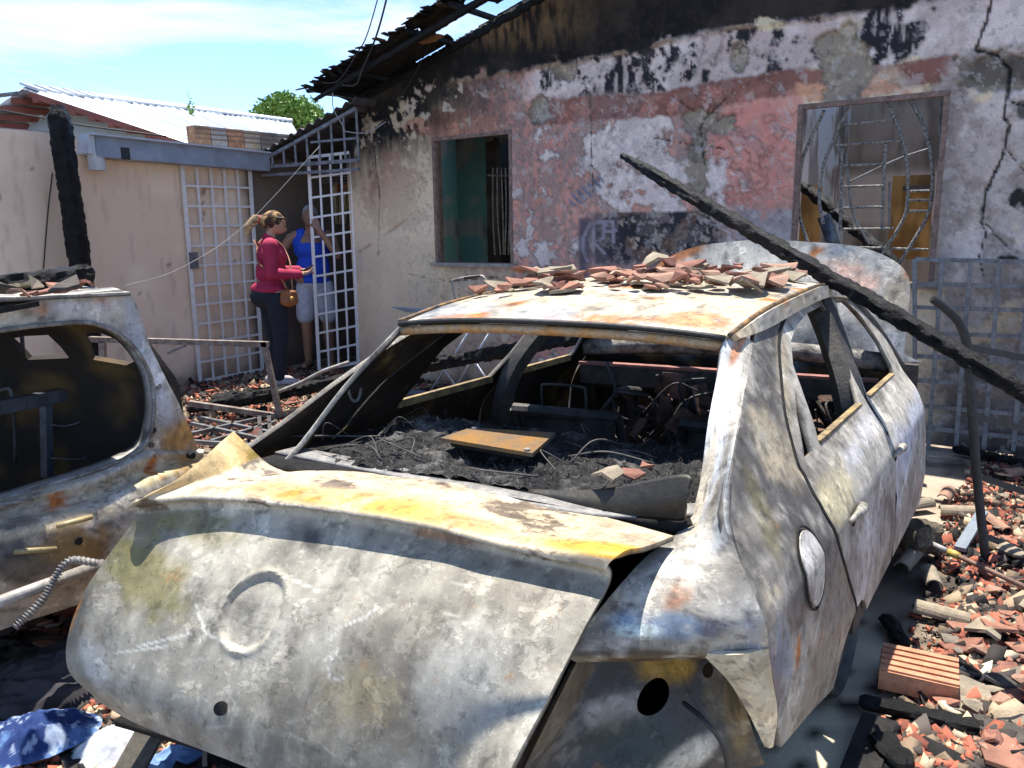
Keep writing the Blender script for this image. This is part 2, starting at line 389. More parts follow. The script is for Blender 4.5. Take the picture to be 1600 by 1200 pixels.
def blob(cx, cy, rx, ry, amp=0.6, n=None, soft=0.12):
    n = nB if n is None else n
    return sst(1 + soft, 1 - soft, np.hypot((X-cx)/rx, (Y-cy)/ry) + (n-0.5)*3.6*amp + (nC-0.5)*1.6*amp + (nA-0.5)*2.4*amp)
def full(c): return np.tile(np.asarray(c, float), X.shape + (1,))
cream = srgb(226, 208, 182); pinkc = srgb(206, 146, 136); mauve = srgb(150, 128, 126); lav = srgb(218, 208, 214)
brown = srgb(124, 82, 76); cement = srgb(138, 130, 118); sootc = srgb(14, 14, 16); greyp = srgb(150, 142, 146); slate = srgb(34, 34, 44)
c = full(cream); c = lerp(c, srgb(204, 184, 160), sst(0.45, 0.62, nA))
# pink paint of the middle of the front
pinkm = sst(690, 760, X + (nB-0.5)*120 + (nA-0.5)*80) * sst(1262, 1250, X)
c = lerp(c, pinkc, pinkm); c = lerp(c, srgb(184, 122, 112), pinkm * sst(0.5, 0.64, nA) * 0.7)
# smoked mauve veil
veil = pinkm * sst(0.40, 0.52, nA + 0.35*np.exp(-((X-870)/110)**2 - ((Y-300)/120)**2) - 0.1*sst(1100, 1180, X))
veil *= 1 - 0.8*sst(0.50, 0.56, nC*.6 + nE*.4)
c = lerp(c, mauve, veil * 0.9)
# right of the large window: smoke-greyed lavender
rg = sst(1455, 1480, X + (nB-0.5)*30); c = lerp(c, srgb(176, 166, 166), rg); c = lerp(c, srgb(208, 198, 202), rg*sst(0.47, 0.56, nA)*0.9)
c = lerp(c, srgb(128, 118, 116), rg*sst(0.52, 0.62, nB)*0.7); c = lerp(c, srgb(214, 196, 168), rg*sst(0.6, 0.66, fbm(Q, 3, 4, 77)))
# pale flaked patches
pale = pinkm * sst(0.565, 0.60, fbm(Q, 3.4, 7, 6, .68) + 0.16*blob(1010, 235, 110, 60, 0.3) + 0.2*blob(1030, 335, 50, 40, 0.3) + 0.12*blob(1120, 290, 70, 90, .3) - 0.03)
pale = np.maximum(pale, blob(852, 395, 14, 16, 0.5, nC)); pale = np.maximum(pale, blob(817, 390, 14, 12, 0.6, nC)); pale = np.maximum(pale, blob(907, 270, 8, 9, .6, nC))
pale = np.maximum(pale, blob(808, 300, 9, 7, .7, nC)); pale = np.maximum(pale, blob(828, 355, 6, 18, .7, nC))
c = lerp(c, lav, pale * 0.9); c = lerp(c, srgb(228, 222, 224), pale*sst(0.5, 0.62, nC)*0.8)
# bare dark panel and scorched paint low on the wall, grey painted plinth right
dk = sst(926, 932, X)*sst(1135, 1120, X + (nB-0.5)*50)*sst(331, 335, Y - (X-930)*-0.018)*sst(425, 405, Y + (nB-0.5)*20)
c = lerp(c, srgb(104, 92, 100), dk); c = lerp(c, slate, dk*sst(0.5, 0.55, nB + 0.15*blob(985, 352, 40, 22, .3) + 0.18*blob(1078, 343, 16, 16, .2) + 0.1*blob(1060, 375, 90, 24, .4)))
c = lerp(c, srgb(170, 158, 150), dk*sst(0.58, 0.62, nC)*0.8); c = lerp(c, srgb(96, 76, 66), dk*sst(0.57, 0.62, fbm(Q, 9, 4, 8))*0.8)
lowr = sst(1130, 1160, X + (nB-0.5)*60)*sst(1250, 1240, X)*sst(322, 332, Y + (nB-0.5)*26); c = lerp(c, srgb(150, 146, 158), lowr*0.9)
lowL = sst(695, 685, X)*0 + sst(372, 380, Y + 0.02*(X-700))*sst(805, 795, X)*sst(600, 620, X); c = lerp(c, srgb(200, 182, 156), lowL*0.75*sst(0.25, 0.4, nB))
# brown-red frieze band and the lavender field above it
bandc = 178 - (X-860)*0.118 - 4*np.sin(X/60.0); bt = 19 + (nA-0.5)*12
band = sst(bt+3, bt-3, np.abs(Y-bandc) + (nC-0.5)*8)*sst(838, 858, X + (nB-.5)*30)
up = sst(6, -6, Y-(bandc-bt) + (nB-0.5)*34)*sst(805, 850, X + (nB-0.5)*70)
c = lerp(c, lav, up); c = lerp(c, srgb(180, 164, 166), up*sst(0.46, 0.6, nA)*0.8)
bl = up*sst(0.55, 0.585, fbm(Q, 4.6, 6, 15, .66) + 0.10*blob(985, 108, 90, 42, .5) + 0.09*blob(1390, 70, 80, 50, .4) - 0.06*sst(1420, 1500, X))
bl *= 1 - 0.75*sst(0.56, 0.62, nE); c = lerp(c, slate*0.7, bl)
c = lerp(c, brown, band*(0.45 + 0.55*sst(0.36, 0.5, nA))*sst(1500, 1470, X+(nB-.5)*40)); c = lerp(c, srgb(176, 118, 108), band*sst(0.53, 0.6, nB)*0.8*sst(1300, 1200, X))
# orange-pink under the frieze by the windows
pk = blob(700, 195, 75, 24, 0.4); c = lerp(c, srgb(206, 142, 122), pk*0.9)
pk = blob(1330, 140, 110, 14, 0.4); c = lerp(c, srgb(214, 158, 128), pk*0.9*sst(1238, 1250, X))
pk = blob(1165, 215, 62, 55, 0.25) + blob(1185, 270, 55, 70, 0.3); c = lerp(c, srgb(206, 136, 128), np.clip(pk, 0, 1)*0.95*sst(1246, 1240, X)*(1-0.8*sst(0.56, 0.60, nB)))
# lost render: bare cement, recessed
cem = np.clip(blob(1318, 105, 38, 62, 0.25) + blob(1296, 72, 26, 28, 0.3) + blob(1153, 85, 16, 28, 0.4) + blob(1100, 190, 40, 22, 0.5) + blob(1088, 240, 20, 62, 0.45)
              + blob(1555, 112, 70, 34, 0.35) + blob(880, 105, 20, 22, 0.5) + blob(842, 182, 15, 24, 0.5), 0, 1)
cem *= (X > 820)
c = lerp(c, cement, cem); c = lerp(c, srgb(96, 90, 84), cem*sst(0.45, 0.65, nB)*0.8); c = lerp(c, srgb(186, 176, 158), cem*sst(0.62, 0.7, nC)*0.6)
c = lerp(c, srgb(70, 68, 68), blob(1555, 108, 66, 30, 0.3)*0.8)
# soot: the old ledge line and everything above, and the smoke fan over the left corner
ledge = np.interp(X, [540, 640, 703, 850, 1000, 1100, 1280, 1420, 1600], [205, 160, 128, 104, 78, 50, 28, 10, -40])
sm = Y - ledge
s1 = sst(10, -6, sm + (nB-0.5)*50*sst(900, 760, X) + (nC-0.5)*10)
s1 = np.maximum(s1, sst(140, 25, sm + (nA-0.5)*80 + (nE-0.5)*50)*sst(850, 690, X + (nB-0.5)*90))
s1 = np.maximum(s1, 0.6*sst(175, 20, sm + (nA-0.5)*90)*sst(740, 600, X + (nB-0.5)*100))
tanb = sst(0, -30, sm)*np.exp(-((X-800)/85)**2)*sst(90, 40, Y)*0.9
c = lerp(c, lerp(full(sootc), srgb(38, 34, 31), sst(0.45, 0.65, nA)), np.clip(s1, 0, 1)*(1-0.55*sst(0.6, 0.66, nB)*sst(-20, 0, sm)))
c = lerp(c, srgb(120, 98, 70), tanb*sst(0.35, 0.6, nE*0.6+nA*0.4))
c = lerp(c, srgb(190, 180, 172), sst(0.63, 0.66, fbm(Q, 8, 4, 51))*blob(700, 165, 80, 40, .3)*0.8)   # plaster showing through soot
lg_ = sst(5.5, 2.5, np.abs(sm + (nB-0.5)*9))*sst(690, 720, X)*sst(1340, 1290, X); c = lerp(c, srgb(140, 120, 104), lg_*sst(0.45, 0.55, nB))
c = lerp(c, srgb(216, 204, 176), blob(1202, 38, 25, 13, .35)); c = lerp(c, srgb(180, 168, 150), blob(1330, 38, 22, 14, .5)*.7)
# smoke halos round windows, corner streak, low scorch with house shade painted in on the right
ed = np.maximum(np.maximum(W2[0]-UU, UU-W2[1]), np.maximum(W2[2]-ZZ, ZZ-W2[3]))
c = lerp(c, srgb(52, 48, 48), sst(0.16, 0.0, ed + (nB-0.5)*0.25)*0.5*sst(1440, 1460, X))
st = sst(10, 3, np.abs(X-580-(Y-240)*0.08 + (nB-0.5)*16))*sst(390, 300, Y)*sst(150, 200, Y); c = lerp(c, srgb(90, 70, 66), st*0.7*sst(.42, .55, nC))
c = lerp(c, srgb(150, 112, 100), blob(608, 300, 42, 52, .6, nA)*0.55)
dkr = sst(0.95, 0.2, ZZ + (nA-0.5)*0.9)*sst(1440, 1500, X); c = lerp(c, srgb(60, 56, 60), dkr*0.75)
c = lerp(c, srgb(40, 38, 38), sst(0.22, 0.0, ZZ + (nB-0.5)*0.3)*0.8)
c = lerp(c, srgb(30, 29, 31), np.clip(blob(1592, 310, 14, 16, .3) + blob(1597, 170, 10, 16, .4)*.8 + blob(1575, 405, 16, 8, .6), 0, 1))
# cracks
crk = [[(1549, 0), (1540, 35), (1524, 78), (1556, 84), (1578, 108), (1574, 150), (1568, 182), (1577, 195), (1566, 245), (1540, 300), (1533, 348)], [(1533, 348), (1541, 362), (1530, 402), (1536, 430)],
       [(1541, 350), (1560, 372), (1580, 392)], [(1566, 222), (1585, 250), (1600, 265)], [(1576, 158), (1600, 165)], [(922, 150), (924, 240), (926, 300)], [(1050, 150), (1100, 185), (1150, 140), (1200, 118)], [(1110, 165), (1092, 200), (1100, 260)],
       [(583, 230), (592, 300), (590, 400)], [(560, 395), (590, 375), (640, 340)], [(1020, 215), (1090, 228), (1130, 232)], [(640, 430), (700, 440), (790, 432)]]
crd = np.zeros_like(X)
for i, k in enumerate(crk):
    w = 3.0 if i == 0 else 1.0
    crd = np.maximum(crd, sst(w, w*0.4, dist_poly(X, Y, k) + (nC-0.5)*4))
c = lerp(c, srgb(34, 31, 30), crd*0.9*np.maximum(sst(.35, .5, nB), sst(1515, 1525, X)))
# painted monogram and blue scrawl on the wall
mono = [[(947, 352), (937, 346), (922, 350), (912, 370), (911, 392), (918, 408), (930, 404)], [(928, 350), (928, 410)], [(928, 348), (958, 346)], [(943, 348), (943, 372), (928, 378), (944, 396)], [(958, 346), (958, 378)], [(943, 362), (962, 360)]]
mm = np.zeros_like(X)
for k in mono: mm = np.maximum(mm, sst(2.9, 1.9, dist_poly(X, Y, k) + (nC-0.5)*2))
ss_ = sst(12, 8, dist_poly(X, Y, [(900, 312), (922, 296), (934, 284)]) + (nB-.5)*8)*sst(0.25, 0.5, 0.5+0.5*np.sin((X-Y)*0.45)); c = lerp(c, srgb(98, 108, 140), ss_*0.85)
c = lerp(c, srgb(120, 128, 150), blob(560, 412, 8, 26, .4)*0.5)
c = np.clip(c, 0, 1)**.84*(0.84 + 0.32*nC)[..., None]*np.array([1.10, 1.0, .86])
cl_ = sst(700, 655, X)*sst(90, 190, sm + (nA-.5)*60); c = lerp(c, srgb(236, 214, 184), cl_*.5)
lows = fbm(Q, 1.3, 6, 201, .6); c = lerp(c, srgb(74, 66, 64), sst(.50, .68, lows)*.30*sst(600, 760, X)); c = lerp(c, srgb(150, 140, 134), sst(.55, .60, fbm(Q, 5.2, 6, 203, .68))*.3*sst(640, 760, X)*sst(-10, 40, sm))
c = lerp(c, srgb(40, 37, 36), sst(.60, .66, fbm(Q, 30, 4, 205, .6))*.3*sst(560, 700, X)); c = lerp(c, srgb(206, 198, 190), sst(.60, .63, fbm(Q, 15, 5, 207, .66))*.4*sst(700, 800, X)*sst(-5, 30, sm))
msk = np.clip(pale + bl + cem + band*.6, 0, 1); ge = np.hypot(*np.gradient(msk)); c = lerp(c, srgb(60, 50, 46), np.clip(ge*1.1, 0, 1)*.55)  # patch borders darkened: painted edge shade to make the layers look thick
c = lerp(c, srgb(70, 64, 74), dk*.0 + sst(978, 962, X)*sst(900, 910, X)*sst(336, 344, Y)*sst(414, 408, Y)*.55)
c = lerp(c, srgb(92, 84, 96), sst(930, 912, X)*sst(902, 908, X)*sst(338, 346, Y)*0.8)
c = lerp(c, srgb(164, 156, 164), mm*sst(0.25, 0.5, nB)*0.8)
c = lerp(c, srgb(36, 33, 32)*np.array([1., 1., 1.]), crd*sst(1515, 1525, X)*.85)
# relief
dep = -0.022*cem + 0.004*(nB-0.5) + 0.005*pale + 0.004*bl + 0.003*band + 0.004*(nC-.5) - 0.02*crd + 0.012*lg_ + 0.004*(nA-.5) - 0.003*dk
P = P + FN*dep[..., None]
F = gridF(*UU.shape); uc = (UU[:-1, :-1] + UU[1:, 1:]).ravel()/2; zc = (ZZ[:-1, :-1] + ZZ[1:, 1:]).ravel()/2
inW = ((uc > W1[0]) & (uc < W1[1]) & (zc > W1[2]) & (zc < W1[3])) | ((uc > W2[0]) & (uc < W2[1]) & (zc > W2[2]) & (zc < W2[3]))
F = F[~inW & (zc < np.minimum(rake(uc) + 0.0, 4.9))]
used = np.unique(F); rmap = np.zeros(UU.size, int); rmap[used] = np.arange(len(used))
mk('front_wall', P.reshape(-1, 3)[used], rmap[F][:, ::-1], 'plaster_paint', house, smooth=True, cols=c.reshape(-1, 3)[used])

def wallgrid(name, A, B, z0, z1, colfn, parent, step=0.04, holes=(), m='wall_baked', ztop=None):
    """plain wall between ground points A and B, face on the left of A->B, baked colours; holes (s0,s1,z0,z1)"""
    A = np.array(A[:2]); B = np.array(B[:2]); Lw = np.linalg.norm(B-A); d = (B-A)/Lw
    sa = np.unique(np.round(np.concatenate([np.arange(0, Lw, step), [Lw]] + [[h[0], h[1]] for h in holes]), 5))
    zz = np.unique(np.round(np.concatenate([np.arange(z0, z1, step), [z1]] + [[h[2], h[3]] for h in holes]), 5))
    S, Z = np.meshgrid(sa, zz, indexing='ij'); V = np.stack([A[0]+d[0]*S, A[1]+d[1]*S, Z], -1)
    F = gridF(*S.shape); sc = (S[:-1, :-1]+S[1:, 1:]).ravel()/2; zc = (Z[:-1, :-1]+Z[1:, 1:]).ravel()/2; k = np.ones(len(sc), bool)
    for h in holes: k &= ~((sc > h[0]) & (sc < h[1]) & (zc > h[2]) & (zc < h[3]))
    if ztop is not None: k &= zc < ztop(sc)
    nq = np.stack([S, Z, 0*S], -1)
    return mk(name, V.reshape(-1, 3), F[k], m, parent, smooth=True, cols=colfn(S, Z, nq).reshape(-1, 3)*np.array([1.06, 1.0, .90]))
# window reveals
for nm, w, dp, cc in (('window', W1, 0.14, srgb(150, 112, 92)), ('window', W2, 0.14, srgb(150, 118, 104))):
    g = MB(); u0, u1, z0, z1 = w; q = 0.0
    pts = [(u0, z0), (u1, z0), (u1, z1), (u0, z1)]
    V = [fxyz(u, z, 0.0) for u, z in pts] + [fxyz(u, z, -dp) for u, z in pts]
    Fs = [(i, (i+1) % 4, (i+1) % 4+4, i+4) for i in range(4)]
    wnd = mk(nm, V, Fs, mat('reveal_'+str(u0), tuple(cc*0.8), rough=0.9, var=0.5, vscale=8, bump=0.4), house)
    fr = MB(); t = 0.035
    for a, b in ((pts[0], pts[3]), (pts[1], pts[2])):
        s = 1 if a is pts[0] else -1
        fr.box(fxyz(a[0]+s*t/2, a[1], -0.02), fxyz(b[0]+s*t/2, b[1], -0.02), t, 0.05, FN)
    fr.box(fxyz(u0+t, z1-t/2, -0.022), fxyz(u1-t, z1-t/2, -0.022), 0.05, t)
    fr.build('window_frame', mat('scorched_frame_%s' % u0, (0.16, 0.10, 0.075), rough=0.8, var=0.5, vscale=20, bump=0.5, base2=(0.3, 0.2, 0.16)), wnd)
    MB().box(fxyz(u0-0.04, z0-0.018, -0.04), fxyz(u1+0.04, z0-0.018, -0.04), 0.17, 0.035).build('window_sill', mat('sill_%s' % u0, (0.42, 0.36, 0.32), rough=0.85, var=0.4, vscale=12), wnd)
# rooms behind the two windows
def ip(u, d): return FP0 + FR*u - FN*d
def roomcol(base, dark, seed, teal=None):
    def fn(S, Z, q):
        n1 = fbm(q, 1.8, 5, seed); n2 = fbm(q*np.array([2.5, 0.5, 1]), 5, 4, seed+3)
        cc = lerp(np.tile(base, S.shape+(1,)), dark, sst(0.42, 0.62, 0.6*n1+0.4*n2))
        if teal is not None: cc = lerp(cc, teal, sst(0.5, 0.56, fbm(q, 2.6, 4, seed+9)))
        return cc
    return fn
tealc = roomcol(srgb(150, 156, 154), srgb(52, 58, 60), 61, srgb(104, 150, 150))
cornu = ((onpl(760, 300, FP0-FN*1.6, FN))-FP0) @ FR
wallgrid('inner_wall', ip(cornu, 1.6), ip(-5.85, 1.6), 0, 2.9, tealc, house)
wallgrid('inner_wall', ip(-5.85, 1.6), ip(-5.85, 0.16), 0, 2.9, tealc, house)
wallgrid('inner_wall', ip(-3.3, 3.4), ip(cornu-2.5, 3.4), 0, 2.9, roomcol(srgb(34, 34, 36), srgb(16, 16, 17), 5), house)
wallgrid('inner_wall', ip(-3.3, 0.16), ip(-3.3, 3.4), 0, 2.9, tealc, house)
V, Ff = obox(ip(-4.6, 0.45)+np.array([0, 0, 2.95]), FR*1.4, FN*0.40, np.array([0, 0, 0.03])); mk('ceiling', V, Ff, 'soot', house)
gr = MB()
for k in range(5):
    a = onpl(770+k*6.5, 262, FP0-FN*1.7, FN); b = onpl(773+k*6+random.uniform(-3, 6), 398, FP0-FN*1.7, FN); m_ = (a+b)/2 + FR*random.uniform(-.03, .06)
    gr.tube(crv([a, m_, b], 6), 0.011, 6)
gr.box(onpl(762, 274, FP0-FN*1.69, FN), onpl(800, 275, FP0-FN*1.69, FN), 0.012, 0.02)
gr.build('inner_door_grille', 'palemetal', house)
# large room, open to the sky
dB = 3.3; ub = float(((onpl(1322, 300, FP0-FN*dB, FN))-FP0) @ FR)
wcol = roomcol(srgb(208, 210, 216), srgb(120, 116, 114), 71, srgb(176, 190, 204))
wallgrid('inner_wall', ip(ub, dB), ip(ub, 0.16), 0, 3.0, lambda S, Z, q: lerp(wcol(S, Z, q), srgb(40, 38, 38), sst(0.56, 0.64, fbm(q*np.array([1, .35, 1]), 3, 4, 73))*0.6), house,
         holes=((1.0, 1.75, 0.0, 1.95),))
hu0 = float(((onpl(1391, 330, FP0-FN*dB, FN))-FP0) @ FR) ; hu1 = float(((onpl(1456, 330, FP0-FN*dB, FN))-FP0) @ FR)
hz0 = float(onpl(1420, 405, FP0-FN*dB, FN)[2]); hz1 = float(onpl(1420, 274, FP0-FN*dB, FN)[2])
gcol2 = roomcol(srgb(150, 148, 146), srgb(104, 101, 99), 81)
gw = lambda S, Z, q: lerp(lerp(gcol2(S, Z, q), srgb(196, 192, 196), sst(2.15, 2.05, Z)*sst(1.5, 1.6, Z)*0.7), srgb(90, 88, 88), sst(.12, .02, np.abs(Z-2.2))*.4)
wallgrid('inner_wall', ip(1.6, dB), ip(ub, dB), 0, 3.2, gw, house, holes=((1.6-hu1, 1.6-hu0, hz0, hz1),))
wallgrid('inner_wall', ip(ub-.9, dB+.2), ip(ub-.9, 0.16), 0, 3.0, roomcol(srgb(40, 38, 37), srgb(20, 19, 19), 97), house)  # near-black wall added behind the side doorway so the opening reads dark
ycol = roomcol(srgb(158, 126, 80), srgb(112, 84, 50), 91)
wallgrid('inner_wall', ip(2.2, dB+1.9), ip(ub-1.2, dB+1.9), 0, 2.6, ycol, house)
wallgrid('inner_wall', ip(1.6, 0.16), ip(1.6, dB), 0, 3.0, gcol2, house)
MB().box(ip(hu0-.2, dB+1.85)+np.array([0, 0, 2.0]), ip(hu1+.2, dB+1.85)+np.array([0, 0, 2.0]), 0.05, 0.06).build('lintel', 'sootmetal', house)
# charred timbers fallen inside the large room
def charlog(name, p0, p1, w, parent=None, seed=0, m='char', flat=1.0, bend=0.0, crk_=1.0):
    p0 = np.asarray(p0, float); p1 = np.asarray(p1, float); Lg = np.linalg.norm(p1-p0); n = max(12, int(Lg/0.018)); k = 20
    d = (p1-p0)/Lg; x = np.cross(d, (0, 0, 1.0)); x = nrm(x) if np.linalg.norm(x) > 1e-3 else np.array([1.0, 0, 0]); y = np.cross(x, d)
    t = np.linspace(0, 1, n)[:, None]; a = np.linspace(0, 2*math.pi, k, endpoint=False)[None]
    sq = 1/np.maximum(np.abs(np.cos(a)), np.abs(np.sin(a))) ; sq = 0.30 + 0.70*sq       # rounded square
    s = t*Lg
    q = np.stack([np.broadcast_to(s, (n, k)), np.cos(a)*w*0.5+0*s, np.sin(a)*w*0.5+0*s], -1)
    pq = np.stack([np.broadcast_to(s, (n, k))*11*min(1.6, .075/w+.55), np.cos(a)*1.6+0*s, np.sin(a)*1.6+0*s], -1)
    cel = 1-np.abs(2*fbm(pq, 1.0, 2, seed, .4)-1)*1.6; cra = 1-np.abs(2*fbm(pq*np.array([.35, 1.7, 1.7]), 1.0, 2, seed+4, .4)-1)*1.6
    rr = w*0.5*sq*(1 + 0.16*(fbm(q, 6, 3, seed+1)-0.5) - crk_*0.24*sst(0.62, 1, cel) - crk_*0.20*sst(0.62, 1, cra) + 0.16*(fbm(q, 45, 2, seed+2)-.5))
    rr = rr*(0.55 + 0.45*sst(0, 0.07, t))*(0.6 + 0.4*sst(1, 0.96, t))
    P = p0 + d*s[..., None] + rr[..., None]*(np.cos(a)[..., None]*x + flat*np.sin(a)[..., None]*y) + np.array([0, 0, 1.0])*(bend*np.sin(math.pi*t))[..., None]
    ii = np.arange(n-1)[:, None]*k; jj = np.arange(k)[None]; F = np.stack([(ii+jj), (ii+(jj+1) % k), (ii+k+(jj+1) % k), (ii+k+jj)], -1).reshape(-1, 4).tolist()
    F += [list(range(k))[::-1], [(n-1)*k+j for j in range(k)]]
    return mk(name, P.reshape(-1, 3), F, m, parent, smooth=True, sharp=50)
o = charlog('charred_beam', onpl(1252, 288, FP0-FN*0.7, FN), onpl(1400, 412, FP0-FN*0.25, FN), 0.095, seed=3)
setp(o, 'charred roof timber fallen diagonally inside the large window behind its grille', 'timber')
tin = tube(crv([onpl(1287, 338, FP0-FN*0.42, FN), onpl(1296, 362, FP0-FN*0.42, FN), onpl(1304, 388, FP0-FN*0.40, FN)], 6), 0.052, 14)
o = mk('metal_drum', *tin, mat('blue_scorched_tin', (0.05, 0.10, 0.17), rough=0.6, metal=0.2, var=0.6, vscale=14, bump=0.6, base2=(0.02, 0.03, 0.04)), smooth=True, sharp=50)
setp(o, 'blue crumpled metal canister wedged on the charred timber in the large window', 'canister')
# bent grille of the large window, every rod a piece
gri = thing('window_grille', front(1355, 300, -0.06), 'heat-warped iron grille with bowed bars hanging in the large window opening', 'grille')
def bar(pts, r=0.011, m='palemetal', parent=None, off=-0.06, name='bar'):
    p = [front(x, y, off) for x, y in pts]; return mk(name, *tube(crv(p, 6) if len(p) > 2 else np.array(p), r, 7), m, parent or gri, smooth=True, sharp=60)
M['scaleiron'] = mat('flaking_iron', (0.05, 0.048, 0.048), rough=0.7, metal=0.2, var=0.4, vscale=60, bump=0.7, bscale=200, base2=(0.4, 0.37, 0.32))
for pts in ([(1288, 172), (1268, 215), (1254, 250), (1248, 300), (1250, 340), (1262, 378)], [(1327, 166), (1304, 215), (1286, 262), (1280, 310), (1286, 350)],
            [(1386, 161), (1404, 200), (1415, 240), (1419, 290), (1416, 330), (1402, 360), (1374, 404)], [(1423, 157), (1442, 195), (1454, 240), (1457, 290), (1450, 335), (1425, 380), (1402, 417)]):
    bar(pts, 0.013, 'scaleiron')
for pts in ([(1316, 232), (1314, 300), (1313, 362)], [(1384, 222), (1380, 300), (1377, 360)]): bar(pts, 0.012, 'scaleiron', off=-0.075)
for pts in ([(1314, 196), (1394, 187)], [(1297, 228), (1408, 220)], [(1316, 259), (1380, 257)], [(1315, 292), (1381, 290)], [(1315, 325), (1380, 323)], [(1314, 358), (1396, 357)], [(1330, 386), (1450, 390)],
            [(1420, 299), (1452, 298)], [(1420, 313), (1452, 313)], [(1420, 330), (1450, 330)]): bar(pts, 0.009, 'scaleiron', off=-0.062)
for pts in ([(1328, 284), (1400, 250), (1452, 232)], [(1322, 240), (1332, 330), (1358, 382)], [(1390, 284), (1390, 352)], [(1470, 160), (1466, 300), (1458, 430)], [(1248, 170), (1243, 380)]): bar(pts, 0.008, 'greymetal', off=-0.09)

# roof: rafters, charred boarding and loose sheets along the rake
def rk(u, off, dz=0.0): return fxyz(u, rake(u)+dz, off)
roof = house
RAFT = [(-0.03, 0.05), (0.50, 0.05)]
for off, h in RAFT:
    charlog('rafter', rk(-6.05 if off < .2 else -5.98, off, -0.05), rk(2.4, off, -0.05), 0.10 if off < .2 else .065, house, seed=int(off*100)+7, crk_=.5)
def roofsheet(u0, u1, o0, o1, dz, seed, m='soot', jag=0.05):
    m_, n_ = 30, 14; uu = np.linspace(u0, u1, m_); oo = np.linspace(o0, o1, n_)
    A, B = np.meshgrid(uu, oo, indexing='ij'); r = np.random.default_rng(seed)
    A = A + np.where(np.arange(m_)[:, None] == 0, r.uniform(-jag, jag, n_)[None], 0) + np.where(np.arange(m_)[:, None] == m_-1, r.uniform(-jag, jag, n_)[None], 0)
    B = B + np.where(np.arange(n_)[None] == n_-1, r.uniform(-jag, jag, m_)[:, None], 0)
    G = FP0 + A[..., None]*FR + B[..., None]*FN + (Lz0+RSL*(A-Lu0)+dz + 0.018*np.sin(B*36))[..., None]*np.array([0, 0, 1.0])
    V, F, _ = sheet(G, 0.008); return mk('roof_sheet', V, F, m, roof, smooth=True, sharp=40)
for i, (u0, u1, o0, o1, dz) in enumerate(((-6.08, -5.6, -1.5, 0.55, 0.05), (-5.68, -5.1, -1.5, 0.60, 0.075), (-5.16, -4.62, -0.05, 0.58, 0.055), (-4.66, -4.1, 0.28, 0.62, 0.08), (-3.95, -3.35, 0.12, 0.62, 0.06),
                                         (-5.2, -4.3, -1.5, -0.15, 0.05), (-4.25, -3.3, -1.5, -0.1, 0.055), (-3.3, -2.3, -0.6, 0.6, 0.06), (-2.35, -1.7, -0.3, 0.6, 0.075))):
    roofsheet(u0, u1, o0, o1, dz, 100+i)
for u in (-5.95, -5.5, -4.62, -4.1, -3.6, -3.0):
    MB().box(rk(u, -0.2, 0.03), rk(u, 0.58, 0.03), 0.05, 0.04).build('purlin', 'char', roof)
rr2 = np.random.default_rng(61)
for k in range(34):                                   # ragged tile ends along the eave edge
    u = -6.05+k*.075+rr2.normal(0, .02); p = rk(u, .60+rr2.uniform(-.05, .05), .07+rr2.uniform(-.015, .02)); d_ = nrm(FN+FR*rr2.normal(0, .25)+np.array([0, 0, rr2.normal(0, .15)]))
    V, Ff = beam(p-d_*rr2.uniform(.05, .12), p+d_*rr2.uniform(.02, .07), rr2.uniform(.05, .10), .012); mk('tile_end', V, Ff, 'char' if k % 5 else mat('scorched_tile_%d' % k, (.08, .05, .035), var=.5), roof)
for px, py in ((668, 64), (678, 58)):                 # broken orange tile caught in the hole
    p = onpl(px, py, FP0+FN*0.3, FN); V, Ff = obox(p, FR*0.07, FN*0.05, np.array([0.02, 0, 0.012])); mk('roof_tile', V, Ff, mat('tile_a%d' % px, (0.42, 0.2, 0.08), var=0.5), roof)

# ------------------------------------------------------------------ boundary wall on the left and the lean-to over the passage
LP0 = onz(300, 598, 0.0); LN = FR
def left(px, py, off=0.0): return onpl(px, py, LP0+LN*off, LN)
WT = float(left(40, 204)[2])
def ldep(P): return float(-(np.asarray(P)-FP0) @ FN)      # depth behind the front plane (negative = this side)
LU = float((LP0-FP0) @ FR)
def lw(d, z=0.0, off=0.0): return FP0 + FR*(LU+off) - FN*d + np.array([0, 0, z])
bw = thing('boundary_wall', lw(-2.5), 'beige plastered boundary wall with a grey metal gutter behind the burnt cars', 'wall')
dg0 = ldep(left(130, 230))
def lcol(S, Z, q):
    d = S - 6.2
    n1 = fbm(q, 1.4, 5, 21); n2 = fbm(q, 9, 4, 22); n3 = fbm(q*np.array([3, .5, 1]), 6, 4, 23)
    cc = lerp(np.tile(srgb(236, 216, 198), S.shape+(1,)), srgb(218, 194, 176), sst(0.4, 0.65, n1)*0.8)
    cc = lerp(cc, srgb(214, 178, 164), sst(1.5, 0.2, Z+n1)*0.25)
    cc = lerp(cc, srgb(150, 126, 112), sst(0.60, 0.75, n3)*0.3)
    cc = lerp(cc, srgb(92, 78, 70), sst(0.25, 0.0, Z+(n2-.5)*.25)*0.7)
    cc = lerp(cc, srgb(70, 64, 62), sst(-0.75, -0.5, d+(n1-0.5)*0.3)*0.85)               # soot plus the lean-to's shade, painted in inside the passage
    cc = lerp(cc, srgb(70, 52, 46), sst(0.76, 0.78, n2)*0.6)
    cc = lerp(cc, srgb(222, 208, 196), sst(WT-0.05, WT-0.01, Z+(n2-.5)*.06)*0.7)
    return cc
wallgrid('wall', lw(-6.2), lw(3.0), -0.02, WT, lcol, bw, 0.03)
MB().box(lw(-6.2, WT+0.002, -0.085), lw(3.0, WT+0.002, -0.085), 0.165, 0.012).build('coping', mat('chipped_coping', (0.55, 0.46, 0.42), rough=0.95, var=0.4, vscale=16, bump=0.8, bscale=40), bw)
